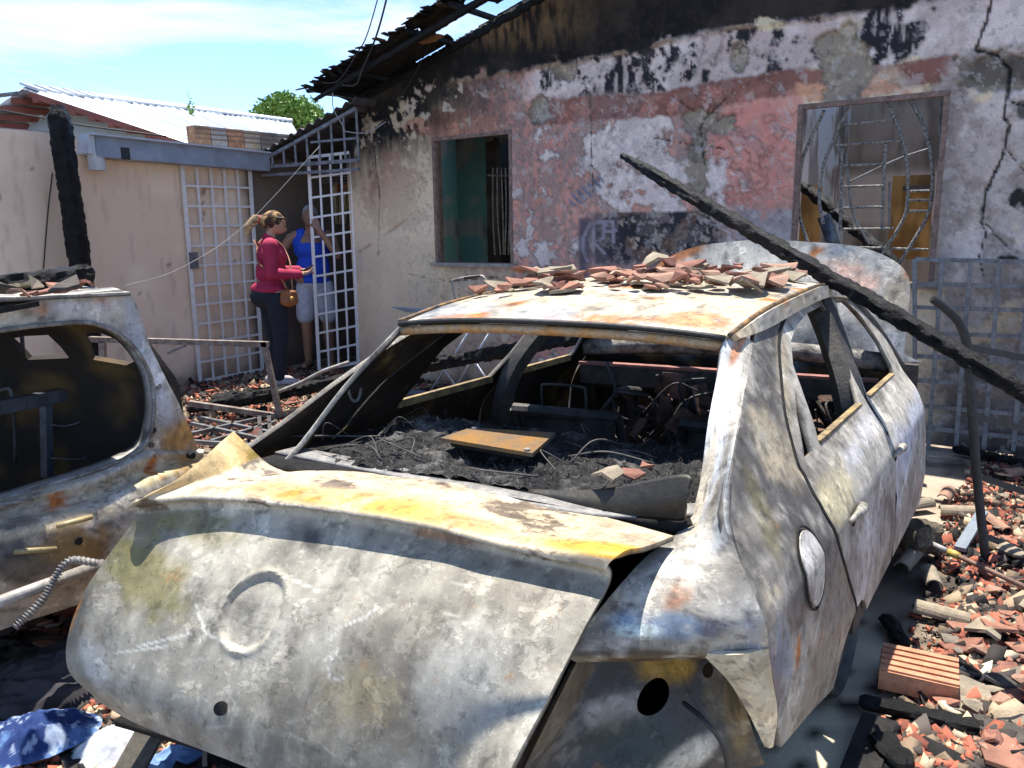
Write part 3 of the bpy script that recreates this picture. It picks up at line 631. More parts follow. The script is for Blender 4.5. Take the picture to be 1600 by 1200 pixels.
wallgrid('rear_face', lw(3.0, 0, -0.17), lw(-6.2, 0, -0.17), 0, WT, lcol, bw, 0.2)
# far end of the passage
wallgrid('end_wall', lw(2.6), lw(2.6, 0, 1.2), 0, 2.9, roomcol(srgb(120, 112, 106), srgb(80, 75, 72), 301), bw)
# gutter fascia box with its bracket and the small lamp under it
ga, gb = left(140, 229, 0.10), lw(ldep(left(402, 254)), 0, 0.10); gb[2] = left(402, 254, 0.10)[2]
gm = mat('grey_fascia', (0.30, 0.34, 0.40), rough=0.5, metal=0.1, var=0.15, vscale=5, bump=0.1, base2=(0.22, 0.25, 0.3))
gut = MB().box(ga, gb, 0.24, 0.19).build('gutter_fascia', gm, bw)
MB().box(ga+np.array([0, 0, .10])-nrm(gb-ga)*.05, gb+np.array([0, 0, .10]), 0.32, 0.018).build('gutter_lip', mat('pale_fascia', (0.52, 0.55, 0.6), rough=0.5, var=0.2), bw)
MB().box(left(126, 226, .06), left(141, 229, .06), 0.28, 0.17).build('end_cap', mat('pale_cap', (0.6, 0.62, 0.66), rough=0.5, var=0.15), bw)
bk = left(196, 240, 0.225); V, Ff = obox(bk, FN*0.04, LN*0.008, np.array([0, 0, 0.055])); mk('bracket', V, Ff, 'wire', bw)
lp = left(151, 254, 0.14); V, Ff = tube([lp+np.array([0, 0, .075]), lp+np.array([0, 0, -.07])], 0.075, 16)
lampo = mk('wall_lamp', V, Ff, mat('frosted_lamp', (0.6, 0.6, 0.58), rough=0.35, var=0.2), smooth=True, sharp=40)
setp(lampo, 'small ribbed cylindrical lamp hanging under the end of the grey gutter', 'lamp')
# bricks of the parapet, each one a piece
bpar = thing('brick_parapet', lw(ldep(left(360, 215)), WT, -0.1), 'row of bare hollow bricks on top of the wall beside the metal roof', 'brickwork')
bcols = [(0.42, 0.24, 0.13), (0.36, 0.30, 0.24), (0.50, 0.24, 0.13), (0.42, 0.30, 0.18), (0.34, 0.28, 0.22)]
for row in range(1):
    for k in range(6):
        a = left(297+k*26, 196+k*2.6+0.5, -0.05); b = left(297+k*26+24.5, 196+(k+0.94)*2.6, -0.05); h = 0.19
        a2, b2 = a-np.array([0, 0, h]), b-np.array([0, 0, h])
        br = mk('brick', *beam((a+a2)/2, (b+b2)/2, 0.14, h), mat('brick_%d' % k, bcols[k % 5], rough=0.9, var=0.5, vscale=10, bump=0.7, base2=(0.3, 0.29, 0.29) if k % 2 else None), bpar)
        for z in (0.03, 0.08, 0.13): mk('groove', *beam(a-np.array([0, 0, z])+LN*0.072, b-np.array([0, 0, z])+LN*0.072, 0.006, 0.012), 'baked_brickgroove' if 'baked_brickgroove' in M else mat('baked_brickgroove', (0.2, 0.12, 0.08)), br)
# lean-to roof over the passage
l0 = left(398, 247, 0.02); l1 = front(552, 160, 0.32)
lean = thing('lean_to_roof', (l0+l1)/2*np.array([1, 1, 0]), 'sooty corrugated lean-to roof with lattice gable over the gated passage', 'roof')
n_ = 60; m2 = 8
tt, dd = np.meshgrid(np.linspace(-0.03, 1.02, n_), np.linspace(0, 1, m2), indexing='ij')
G = l0 + (l1-l0)*tt[..., None] - FN*(dd*3.2)[..., None] + np.array([0, 0, 1.0])*(0.022*np.sin(tt*math.pi*22) + 0.02)[..., None]
V, F, _ = sheet(G, -0.008); mk('corrugated_sheet', V, F, mat('sooty_cement_sheet', (0.05, 0.05, 0.055), rough=0.9, var=0.5, vscale=5, bump=0.4, base2=(0.11, 0.10, 0.1)), lean, smooth=True, sharp=50)
def lnp(t, dz=0.0, off=0.0): return l0 + (l1-l0)*t + np.array([0, 0, dz]) + FN*off
lb = 'greymetal'; M['latt'] = mat('dusty_lattice_paint', (0.22, 0.22, 0.24), rough=0.6, var=0.4, vscale=20, base2=(0.10, 0.10, 0.11))
bz = l0[2]-0.10
def base_pt(t, dz=0.0): p = lnp(t, 0, -0.05); return np.array([p[0], p[1], bz+dz])
mk('chord', *beam(base_pt(0.02), base_pt(0.99), 0.04, 0.035), M['latt'], lean); mk('chord', *beam(base_pt(0.02, -0.09), base_pt(0.99, -0.09), 0.04, 0.03), M['latt'], lean)
mk('chord', *beam(lnp(0.02, -0.05, -0.05), lnp(0.99, -0.05, -0.05), 0.04, 0.035), M['latt'], lean)
mk('chord', *beam(base_pt(.55, .22), base_pt(0.99, .22), 0.022, 0.022), M['latt'], lean)
for t in np.arange(0.15, 1.0, 0.12): mk('lattice_bar', *beam(base_pt(t), lnp(t, -0.05, -0.05), 0.022, 0.022), M['latt'], lean)

# ------------------------------------------------------------------ neighbour's house
nb_d = 11.5
def ny(px, py, Yd): r = ray(px, py); return EYE + r*(Yd/r[1])
A_ = ny(34, 138, nb_d); B_ = ny(300, 226, nb_d-0.35); A2 = ny(452, 190, nb_d+8.0); B2 = ny(470, 219, nb_d+5.0)
nbh = thing('neighbour_house', np.array([A_[0], A_[1], 0]), "neighbour's pale house with a corrugated silver metal roof behind the wall", 'house')
M['zinc'] = mat('galvanised_sheet', (0.62, 0.66, 0.70), rough=0.42, metal=0.25, var=0.15, vscale=2.5, bump=0.08, base2=(0.5, 0.53, 0.56))
NS = 7
for k in range(NS):
    t0, t1 = k/NS, (k+1)/NS + 0.01; mm_, nn_ = 36, 6
    a, b = np.meshgrid(np.linspace(t0, t1, mm_), np.linspace(0, 1, nn_), indexing='ij')
    top = A_ + (A2-A_)*a[..., None]; bot = B_ + (B2-B_)*a[..., None]
    rib = np.maximum(0, np.sin((a-t0)*NS*math.pi*2*5))**6
    G = top + (bot-top)*b[..., None] + np.array([0, 0, 1.0])*(0.045*rib + 0.006*(k % 2))[..., None]
    V, F, _ = sheet(G, -0.01); mk('roof_sheet', V, F, 'zinc', nbh, smooth=True, sharp=40)
for t in np.linspace(0.015, 0.99, 30):
    p = A_ + (A2-A_)*t; q = (B_ + (B2-B_)*t - p); q = q/np.linalg.norm(q)
    V, Ff = beam(p-q*0.05+np.array([0, 0, .05]), p+q*0.22+np.array([0, 0, .045]), 0.20, 0.035); mk('ridge_cap', V, Ff, 'zinc', nbh)
C_ = ny(-70, 212, nb_d-0.6); C2 = C_ + (A2-A_)
a, b = np.meshgrid(np.linspace(0, 1, 40), np.linspace(0, 1, 4), indexing='ij'); top = A_+(A2-A_)*a[..., None]; bot = C_+(C2-C_)*a[..., None]
V, F, _ = sheet(top+(bot-top)*b[..., None]+np.array([0, 0, 1.0])*(0.03*np.sin(a*140))[..., None], 0.01); mk('roof_sheet', V, F, 'zinc', nbh, smooth=True)
red = mat('red_oxide_purlin', (0.26, 0.09, 0.07), rough=0.8, var=0.3)
dn = (A2-A_)/np.linalg.norm(A2-A_)
gable_in = dn*0.75
wg = mat('pale_blue_render', (0.60, 0.68, 0.68), rough=0.9, var=0.1, vscale=3)
apex = A_+gable_in+np.array([0, 0, -0.12]); rb_ = B_+gable_in+np.array([0, 0, -0.1]); lb_ = C_+gable_in+np.array([0, 0, -0.1])
base_r = np.array([rb_[0], rb_[1], 0]); base_l = np.array([lb_[0], lb_[1], 0])
mk('gable_wall', [apex, rb_, base_r, base_l, lb_], [(0, 4, 3, 2, 1)], wg, nbh)
mk('side_wall', [rb_, rb_+dn*7, base_r+dn*7, base_r], [(0, 1, 2, 3)], wg, nbh)
for t in np.linspace(0.08, 0.97, 9):
    p = A_+(B_-A_)*t+np.array([0, 0, -0.09]); mk('purlin', *beam(p-dn*0.02, p+gable_in*1.2, 0.09, 0.075), red, nbh)
for t in np.linspace(0.12, 0.97, 6):
    p = A_+(C_-A_)*t+np.array([0, 0, -0.09]); mk('purlin', *beam(p-dn*0.02, p+gable_in*1.2, 0.09, 0.075), red, nbh)
mk('barge_board', *beam(A_+np.array([0, 0, -.05]), B_+np.array([0, 0, -.05]), 0.03, 0.07), red, nbh)
mk('ridge_pole', *beam(A_-dn*0.1+nrm(C_-A_)*.35+np.array([0, 0, .08]), A_+nrm(B_-A_)*.1+np.array([0, 0, -.02]), 0.04, 0.05), 'greymetal', nbh)

# ------------------------------------------------------------------ tree behind the roofs, a weed on the ridge
def leafmesh(pts, size, seed, up=0.3):
    r = np.random.default_rng(seed); n = len(pts); d = r.normal(size=(n, 3)); d[:, 2] = d[:, 2]*0.6+up; d /= np.linalg.norm(d, axis=1, keepdims=True)
    x = np.cross(d, r.normal(size=(n, 3))); x /= np.linalg.norm(x, axis=1, keepdims=True); y = np.cross(d, x); s = size*r.uniform(0.6, 1.3, (n, 1))
    V = np.stack([pts-x*s, pts+y*s*0.45, pts+x*s, pts-y*s*0.45], 1).reshape(-1, 3); return V, np.arange(n*4).reshape(n, 4)
M['leaf'] = mat('leaf_green', (0.19, 0.33, 0.045), rough=0.6, var=0.3, vscale=1.5, bump=0, base2=(0.10, 0.21, 0.03))
tb = ny(448, 190, 24.0); tb0 = np.array([tb[0], tb[1], 0])
tree = thing('tree', tb0, 'small bright green tree showing above the metal roof', 'tree')
trk = MB(); trk.tube(crv([tb0, tb0+[0.05, 0, 2.2], tb0+[-.1, 0, 4.2]], 6), np.linspace(.16, .08, 13), 8)
pts = []; rr_ = np.random.default_rng(5)
for px, py, rr in ((418, 172, .42), (432, 164, .40), (447, 160, .38), (460, 172, .5), (476, 168, .42), (488, 178, .36), (440, 184, .5), (470, 190, .5), (405, 180, .3), (450, 205, .7), (492, 190, .35)):
    cc = ny(px, py, 24+rr_.uniform(-.6, .6)); trk.tube([tb0+[-.1, 0, 3.6+rr_.uniform(-.5, .5)], (cc+tb0+[0, 0, 4])/2, cc], np.array([.06, .035, .012]), 5)
    n = int(1000*rr); v = rr_.normal(size=(n, 3)); v /= np.linalg.norm(v, axis=1, keepdims=True); v *= (rr*rr_.uniform(.35, 1.08, (n, 1)))
    pts.append(cc+v*np.array([1, 1, .8]))
trk.build('trunk', mat('bark', (0.12, 0.09, 0.07), rough=0.95, var=.4), tree, smooth=True)
mk('crown', *leafmesh(np.concatenate(pts), 0.075, 3), 'leaf', tree)
wp = ny(298, 172, 14.5); V, F = leafmesh(np.concatenate([wp+np.random.default_rng(8).normal(size=(60, 3))*np.array([.03, .03, .10])+[0, 0, .05]]), 0.035, 4)
o = mk('weed', V, F, 'leaf'); setp(o, 'tiny green weed sprouting from the metal roof ridge', 'plant')
# ================================================================== THE SEDAN
SH = 0.16
def cw(L):
    L = np.array(L, float); L[..., 1] = L[..., 1] + SH*(np.minimum(L[..., 0], 0.75)-0.75); return wor(L)
_pz = np.array([-.3, .05, .24, .42, .6, .736, .82, .905, 1.07, 1.24, 1.30]); _pr = np.array([.87, .88, .915, .925, .915, .90, .86, .79, .70, .60, .55])
def prof(z): return np.interp(z, _pz, _pr)
PAL = dict(ash=srgb(186, 180, 168), warm=srgb(178, 164, 138), mid=srgb(126, 120, 110), dark=srgb(66, 63, 62), blue=srgb(116, 132, 150), rust=srgb(168, 98, 34), ochre=srgb(196, 146, 56), olive=srgb(128, 118, 70), black=srgb(30, 30, 31), brown=srgb(110, 84, 58), inside=srgb(46, 42, 39))
def steel(Wv, seed=0, base='mid', pale=0.5, dark=0.35, rust=0.12, splats=(), inner=None, incol='inside', streak=0.5):
    """baked colour of fire-scaled sheet metal"""
    L = loc(Wv); XY = proj(Wv); n = len(L)
    a = fbm(L, 2.4, 6, seed, .58); b = fbm(L, 7, 6, seed+5, .66); d = fbm(L, 30, 4, seed+9); e = fbm(L*np.array([1, 1, .35]), 12, 4, seed+13)
    k = np.tile(PAL[base], (n, 1))
    k = lerp(k, PAL['ash'], sst(0.56-0.3*pale, 0.82-0.24*pale, a + 0.3*(b-.5) + streak*0.16*(e-.5))*.92)
    k = lerp(k, PAL['dark'], sst(0.62-0.25*dark, 0.84-0.22*dark, fbm(L, 2.9, 6, seed+21, .6) + 0.14*(d-.5) + .06*(e-.5))*0.85)
    for s in splats:
        cx, cy, rx, ry, ang, colr, al, amp = s
        ca, sa = math.cos(D2R(ang)), math.sin(D2R(ang)); dx, dy = XY[:, 0]-cx, XY[:, 1]-cy; u = (dx*ca+dy*sa)/rx; v = (-dx*sa+dy*ca)/ry
        m = sst(1.25, 0.6, np.hypot(u, v) + (b-.5)*2.6*max(amp, .3) + (d-.5)*amp)*al
        k = lerp(k, PAL[colr] if isinstance(colr, str) else np.asarray(colr), m)
    k = lerp(k, PAL['rust'], sst(0.78-0.3*rust, 0.84-0.3*rust, fbm(L, 5.5, 5, seed+31) + 0.15*(d-.5))*0.95)
    k = lerp(k, PAL['ash'], sst(0.63, 0.67, d + 0.15*(a-.5))*0.55*min(1, pale*1.6)); k = lerp(k, PAL['dark'], sst(0.665, 0.70, fbm(L, 55, 3, seed+41))*0.6)
    k = k*(0.84+0.30*b)[:, None]
    if inner is not None:
        ic = lerp(np.tile(PAL[incol], (n, 1)), srgb(24, 22, 21), sst(.4, .6, a)); ic = lerp(ic, srgb(120, 96, 52), sst(.6, .68, b)*.6)
        k = np.where(inner[:, None], ic, k)
    return k
sedan = thing('burnt_sedan', cw([0, 1.2, 0]), 'burnt-out four-door sedan with ash-white and rusty bare metal, trunk facing us', 'car', rz=-CARH)
def flank(sgn):
    def fn(p):
        r = prof(p[:, 1])
        r = r - 0.15*sst(2.11, 2.3, p[:, 0]) - 0.16*sst(2.25, 3.4, p[:, 0])
        q = np.stack([sgn*r, p[:, 0], p[:, 1]], 1); return cw(q)
    return fn
def body_panel(name, outer, holes, sgn, seed, step=0.03, th=0.018, **kw):
    o2 = [(y, z) for y, z in outer]; h2 = [list(h) for h in holes]
    # orientation: outer face points outwards
    V, F, inner, uv = panel(o2, h2, step, flank(sgn), th)
    L = loc(V); cen = L[~inner]; 
    # make sure thickness went inward
    n = len(V)//2
    if (np.abs(L[n:, 0]).mean() > np.abs(L[:n, 0]).mean()):
        V[n:] = 2*V[:n]-V[n:]; F = [f[::-1] for f in F]
    return mk(name, V, F, 'steel_burnt', sedan, smooth=True, sharp=35, cols=steel(V, seed, inner=inner, **kw))
shut = [(.573, .387), (.4, .583), (.304, .722), (.266, .823), (.300, .89), (.309, .927), (.39, 1.033), (.519, 1.123), (.701, 1.225), (.90, 1.272)]
shutC = [tuple(p) for p in crv(np.array(shut), 4)]
arch = [(.36, .22), (.385, .29), (.45, .345), (.573, .387)]
qpo = [(.56, 1.272), (.453, 1.237), (.20, 1.14), (-.045, 1.04), (-.264, .949), (-.335, .86), (-.364, .734), (-.335, .636), (-.30, .52), (-.27, .408), (.05, .32), (.36, .22)] + arch[1:] + [(y-.008, z) for y, z in shutC[1:]]
front_top = [(1.60, 1.30), (1.57, 1.285)]
bl_ = [(1.56, 1.298), (1.50, 1.22), (1.40, 1.08), (1.29, .92), (1.265, .80), (1.27, .55), (1.28, .285)]
dr_rear = [(y+.008, z) for y, z in shutC] + [(1.1, 1.297)] + bl_ + [(1.0, .285), (.80, .285), (.76, .33), (.66, .385)]
win_r = [(1.40, 1.268), (1.168, 1.262), (.95, 1.24), (.80, 1.205), (.69, 1.14), (.64, 1.06), (.60, .98), (.555, .915), (1.17, .915), (1.27, 1.02), (1.36, 1.15), (1.43, 1.24)]
qgl = [(.59, 1.088), (.49, 1.02), (.395, .93), (.37, .915), (.475, .915), (.53, 1.0)]
fro = [(y+.012, z) for y, z in bl_] 
dr_front = fro + [(2.08, .285), (2.13, .5), (2.135, .755), (2.12, .90), (2.12, 1.046), (2.05, 1.175), (1.93, 1.268), (1.75, 1.298)]
win_f = [(1.63, 1.27), (1.78, 1.258), (1.89, 1.175), (1.95, 1.06), (1.95, .95), (1.93, .915), (1.345, .915), (1.335, .94), (1.45, 1.10), (1.56, 1.22)]
sp_q = [(1185, 640, 30, 170, 12, 'dark', .7, .5), (1215, 760, 45, 90, -15, 'dark', .75, .55), (1195, 690, 22, 60, -20, 'warm', .85, .7), (1230, 720, 30, 40, -30, 'warm', .7, .7), (1190, 800, 14, 90, -18, 'olive', .45, .5), (1260, 800, 30, 60, -30, 'dark', .6, .6),
        (1160, 860, 40, 30, 0, 'dark', .5, .6), (1200, 1060, 26, 80, -4, srgb(110, 100, 104), .8, .4), (1185, 1050, 9, 50, 8, 'ash', .9, .5), (1225, 1010, 12, 60, -5, 'blue', .6, .5), (1292, 960, 30, 28, 0, srgb(120, 116, 110), .9, .1), (1247, 1020, 4, 30, 4, 'rust', .9, .4), (1210, 930, 26, 14, -40, 'warm', .7, .7), (1230, 540, 16, 70, 6, 'warm', .9, .3)]
sp_d = [(1310, 770, 32, 50, 10, srgb(214, 200, 160), .75, .5), (1300, 720, 30, 40, 0, 'mid', .6, .5), (1370, 740, 26, 60, 20, 'ash', .8, .7), (1345, 690, 16, 60, 20, srgb(190, 188, 190), .7, .7), (1350, 870, 18, 90, 12, srgb(186, 180, 178), .7, .5), (1325, 900, 20, 50, 10, 'mid', .7, .6), (1300, 850, 20, 40, 0, 'olive', .35, .5), (1290, 560, 12, 120, -20, 'warm', .8, .3), (1228, 600, 8, 120, -4, 'warm', .9, .3), (1270, 460, 40, 14, -20, 'warm', .9, .3)]
sp_f = [(1400, 640, 30, 60, 15, 'ash', .9, .5), (1420, 690, 12, 80, 12, srgb(200, 204, 214), .8, .6), (1390, 760, 20, 90, 12, srgb(205, 205, 210), .8, .6)]
body_panel('quarter_panel', qpo, [], 1, 3, 0.02, base='mid', pale=.36, dark=.42, rust=.10, splats=sp_q)
rd = body_panel('rear_door', dr_rear, [win_r, qgl], 1, 13, 0.025, pale=.72, dark=.15, rust=.04, splats=sp_d)
fd = body_panel('front_door', dr_front, [win_f], 1, 23, 0.03, pale=.8, dark=.1, rust=.02, splats=sp_f)
body_panel('quarter_panel', [(.52, 1.265), (.34, 1.19), (.14, 1.08), (-.04, .97), (-.18, .90), (-.32, .86)] + qpo[6:], [], -1, 33, 0.05, pale=.6)
body_panel('rear_door', dr_rear, [win_r], -1, 43, 0.05, incol='inside')
body_panel('front_door', dr_front, [win_f], -1, 53, 0.05, incol='inside')
for sg in (1, -1):
    body_panel('front_fender', [(2.145, .30), (2.6, .30), (2.66, .45), (2.8, .56), (3.0, .60), (3.2, .57), (3.36, .45), (3.42, .3), (3.62, .3), (3.66, .6), (3.5, .80), (3.0, .86), (2.5, .895), (2.14, .90), (2.15, .6)], [], sg, 63, 0.06, pale=.6)
    # inner belt rail, B pillar inner box, sill
    b = [cw([sg*.775, .56, .912]), cw([sg*.775, 1.2, .908])]; MB().box(b[0], b[1], 0.022, 0.03).build('window_ledge', mat('ochre_rust%d' % sg, (0.36, 0.25, 0.10), rough=.8, var=.5, vscale=20, base2=(0.12, .09, .06)), sedan)
    b = [cw([sg*.775, 1.35, .908]), cw([sg*.775, 1.92, .905])]; MB().box(b[0], b[1], 0.022, 0.03).build('window_ledge', mat('ochre_rustf%d' % sg, (0.40, 0.28, 0.12), rough=.8, var=.5, vscale=20, base2=(0.14, .1, .06)), sedan)
    pb = MB(); pb.add(*tube(crv([cw([sg*.80, 1.27, .3]), cw([sg*.775, 1.26, .62]), cw([sg*.725, 1.28, .92]), cw([sg*.62, 1.41, 1.14]), cw([sg*.54, 1.5, 1.27])], 5), 0.055, 6)); pb.build('center_pillar', 'sootmetal' if sg < 0 else 'sootmetal', sedan, smooth=True, sharp=50)
    pb = MB(); pb.add(*tube(crv([cw([sg*.77, 2.22, .88]), cw([sg*.66, 2.08, 1.10]), cw([sg*.57, 1.86, 1.27]), cw([sg*.54, 1.72, 1.31])], 5), 0.032, 8)); pb.build('windshield_pillar', 'sootmetal', sedan, smooth=True)
    MB().box(cw([sg*.82, .80, .25]), cw([sg*.82, 2.3, .25]), 0.12, 0.14).build('sill', 'sootmetal', sedan)
# door handles and the fuel flap on the right side
def hand(yc, z, par):
    V, F = tube(crv([cw([prof(z)+.004, yc-.085, z-.012]), cw([prof(z)+.020, yc-.03, z+.004]), cw([prof(z)+.020, yc+.03, z+.004]), cw([prof(z)+.004, yc+.085, z-.006])], 5), np.concatenate([np.linspace(.006, .017, 8), np.linspace(.017, .006, 8)]), 8)
    return mk('handle', V, F, mat('handle_%.1f' % yc, (0.16, 0.15, 0.13), rough=.6, var=.5, vscale=30, base2=(.36, .33, .28)), par, smooth=True)
h1 = hand(.55, .725, rd); h2 = hand(1.31, .735, fd)
for yc, z, par in ((.55, .715, rd), (1.31, .725, fd)):
    V, F = tube([cw([prof(z)+.0005, yc-.03, z-.012]), cw([prof(z)+.006, yc-.03, z-.012])], .022, 14); mk('handle_cup', V, F, 'soot', par)
a = np.linspace(0, 2*math.pi, 40, endpoint=False)
def flapc(p): return cw(np.stack([prof(p[:, 1])+.006, p[:, 0], p[:, 1]], 1))
flo = [(.043+.083*math.cos(t), .725+.093*math.sin(t)) for t in a]
V, F, inner, uv = panel(flo, [], .02, flapc, -.004)
mk('fuel_flap', V, F, 'steel_burnt', sedan, smooth=True, sharp=50, cols=steel(V, 91, pale=.7, rust=.08, splats=[(1262, 865, 20, 34, 0, srgb(222, 214, 206), .9, .4), (1266, 930, 16, 24, 0, srgb(120, 104, 104), .8, .3)]))  # splats paint the lit upper half and shaded lower half of the flap
rim = [flapc(np.array([[.043+.092*math.cos(t), .725+.103*math.sin(t)]]))[0] for t in np.linspace(0, 2*math.pi, 41)]
mk('flap_gap', *tube(np.array(rim), .0035, 5), 'soot', sedan)
for k in (shutC, bl_):                                   # dark shut lines as real gaps backed by soot
    ln = np.array([cw([prof(z)-.004, y, z]) for y, z in k]); mk('shut_line', *tube(ln, .009, 5), 'soot', sedan)
# rear pillar faces and shoulders
for sg in (1, -1):
    g = np.array([[(.555, .34, 1.272), (.585, .42, 1.262), (.602, .453, 1.240)],
                  [(.60, .10, 1.09), (.665, .05, 1.075), (.713, -.045, 1.04)],
                  [(.642, -.124, .885), (.715, -.19, .925), (.765, -.264, .949)],
                  [(.615, -.36, .835), (.74, -.36, .85), (.835, -.335, .862)],
                  [(.575, -.50, .755), (.75, -.45, .775), (.898, -.366, .765)],
                  [(.55, -.56, .690), (.74, -.485, .700), (.905, -.350, .695)],
                  [(.556, -.552, .664), (.735, -.476, .674), (.895, -.342, .668)], [(.57, -.52, .650), (.73, -.44, .658), (.885, -.32, .655)]])
    if sg < 0:
        for q in range(4): g[q, 1] = g[q, 0]+np.array([.02, .02, -.004]); g[q, 2] = g[q, 0]+np.array([.035, .05, -.012])
    g[..., 0] *= sg; G = cw(crgrid(g, 14, 10))
    if sg < 0: G = G[:, ::-1]
    V, F, inner = sheet(G, .016)
    sp = [(1120, 650, 22, 190, 12, srgb(196, 200, 204), .85, .35), (1150, 560, 16, 60, 12, 'ash', .7, .5), (1098, 760, 10, 120, 14, 'warm', .8, .4), (1160, 520, 9, 60, 20, 'rust', .8, .4), (1010, 900, 70, 30, -30, 'ash', .9, .5), (1030, 975, 90, 22, 6, 'blue', .9, .4), (1120, 980, 30, 20, 0, srgb(104, 98, 104), .85, .4), (1000, 985, 40, 12, 0, srgb(196, 206, 196), .6, .5), (940, 950, 40, 20, -40, 'warm', .8, .5), (1060, 930, 16, 30, 40, 'rust', .5, .6), (1090, 870, 16, 60, 20, 'ash', .8, .4), (1010, 1028, 130, 13, 2, srgb(74, 60, 42), .95, .25), (1175, 1000, 14, 50, -8, srgb(150, 150, 156), .8, .4), (1140, 760, 14, 120, 12, srgb(150, 156, 160), .6, .4)]
    mk('rear_pillar', V, F, 'steel_burnt', sedan, smooth=True, sharp=40, cols=steel(V, 103, pale=.55, dark=.2, rust=.06, splats=sp if sg > 0 else (), inner=inner))
    # lamp housing: a dished panel with the round bulb hole
    tl, tr, br_, bl2 = [np.array(q) for q in ((.556, -.535, .665), (.835, -.40, .668), (.893, -.285, .36), (.40, -.70, .20))]
    def lampfn(p):
        u, v = p[:, 0:1], p[:, 1:2]; q = (tl*(1-u)+tr*u)*(1-v) + (bl2*(1-u)+br_*u)*v
        du = .17*sst(0, .05, v)*(1-.93*sst(.06, .85, v)) + .03*np.exp(-((u-.35)/.22)**2-((v-.66)/.16)**2)
        q = q + np.array([-.25, .9, .15])*(du*sst(0, .16, u)*sst(1, .86, u)); q[:, 0] *= sg; return cw(q)
    hole = [(.53+.078*math.cos(t), .44+.088*math.sin(t)) for t in a]; hole2 = [(.80+.03*math.cos(t), .36+.04*math.sin(t)) for t in a[::3]]
    V, F, inner, uv = panel([(0, 0), (1, 0), (1, 1), (0, 1)], [hole, hole2], .022, lampfn, .012 if sg > 0 else -.012)
    if sg > 0 and (loc(V[len(V)//2:])[:, 1].mean() < loc(V[:len(V)//2])[:, 1].mean()): n = len(V)//2; V[n:] = 2*V[:n]-V[n:]
    sp = [(960, 1010, 70, 14, 0, srgb(110, 90, 60), .7, .3), (1045, 1045, 50, 30, 0, srgb(150, 116, 40), .9, .4), (960, 1110, 60, 34, -20, srgb(176, 170, 164), .75, .7), (990, 1160, 90, 50, 0, srgb(54, 64, 62), .9, .4), (1080, 1180, 60, 20, -35, 'ash', .8, .4), (1120, 1080, 24, 60, 0, srgb(110, 98, 80), .8, .4), (880, 1100, 20, 90, 30, srgb(104, 92, 78), .8, .4), (1150, 1120, 20, 60, -10, srgb(120, 104, 76), .9, .3)]
    mk('lamp_housing', V, F, 'steel_burnt', sedan, smooth=True, sharp=35, cols=steel(V, 113, base='dark', pale=.18, dark=.45, rust=.10, splats=sp if sg > 0 else ()))
for sg in (1, -1):
    g = np.array([[(.79, -.445, .690), (.86, -.415, .694), (.906, -.350, .692)], [(.838, -.395, .61), (.885, -.375, .61), (.914, -.332, .61)], [(.872, -.345, .51), (.902, -.33, .51), (.920, -.300, .51)], [(.892, -.288, .408), (.902, -.285, .406), (.908, -.272, .404)]])
    g[..., 0] *= sg; G = cw(crgrid(g, 8, 8)); G = G if sg > 0 else G[:, ::-1]; V, F, inner = sheet(G, .012)
    mk('fender_corner', V, F, 'steel_burnt', sedan, smooth=True, sharp=50, cols=steel(V, 163, base='warm', pale=.6, dark=.2, rust=.15))
mk('cable', *tube(crv([onpl(1068, 1098, cw([.7, -.42, .5]), FW), onpl(1100, 1125, cw([.7, -.46, .4]), FW), onpl(1130, 1165, cw([.7, -.46, .4]), FW), onpl(1140, 1215, cw([.7, -.46, .4]), FW)], 6), .006, 6), 'wire', sedan)
# rear lower body shell behind the lid, boot floor and rear bulkhead
def quadgrid(pts, ku, kv): return cw(crgrid(np.array(pts, float), ku, kv))
G = quadgrid([[(-.50, -.42, .62), (0, -.46, .64), (.50, -.50, .62)], [(-.52, -.44, .40), (0, -.48, .40), (.5, -.54, .40)], [(-.5, -.40, .17), (0, -.46, .16), (.5, -.52, .17)]], 6, 10); V, F, inner = sheet(G, .02)
mk('rear_panel', V, F, 'steel_burnt', sedan, smooth=True, cols=steel(V, 121, base='dark', pale=.2, dark=.5))
for nm, pts in (('boot_floor', [[(-.75, -.7, .22), (.75, -.6, .22)], [(-.78, .45, .22), (.78, .45, .22)]]), ('floor_pan', [[(-.80, .45, .22), (.80, .45, .22)], [(-.80, 2.2, .2), (.80, 2.2, .2)]])):
    G = quadgrid(pts, 6, 6); V, F, inner = sheet(G, .02); mk(nm, V, F, 'soot', sedan)
for sg in (1, -1):
    G = quadgrid([[(sg*.66, -.2, .80), (sg*.66, .2, .86), (sg*.70, .42, .88)], [(sg*.66, -.2, .22), (sg*.66, .2, .22), (sg*.70, .42, .22)]], 4, 6); V, F, inner = sheet(G, .01); mk('wheel_house', V, F, 'soot', sedan)
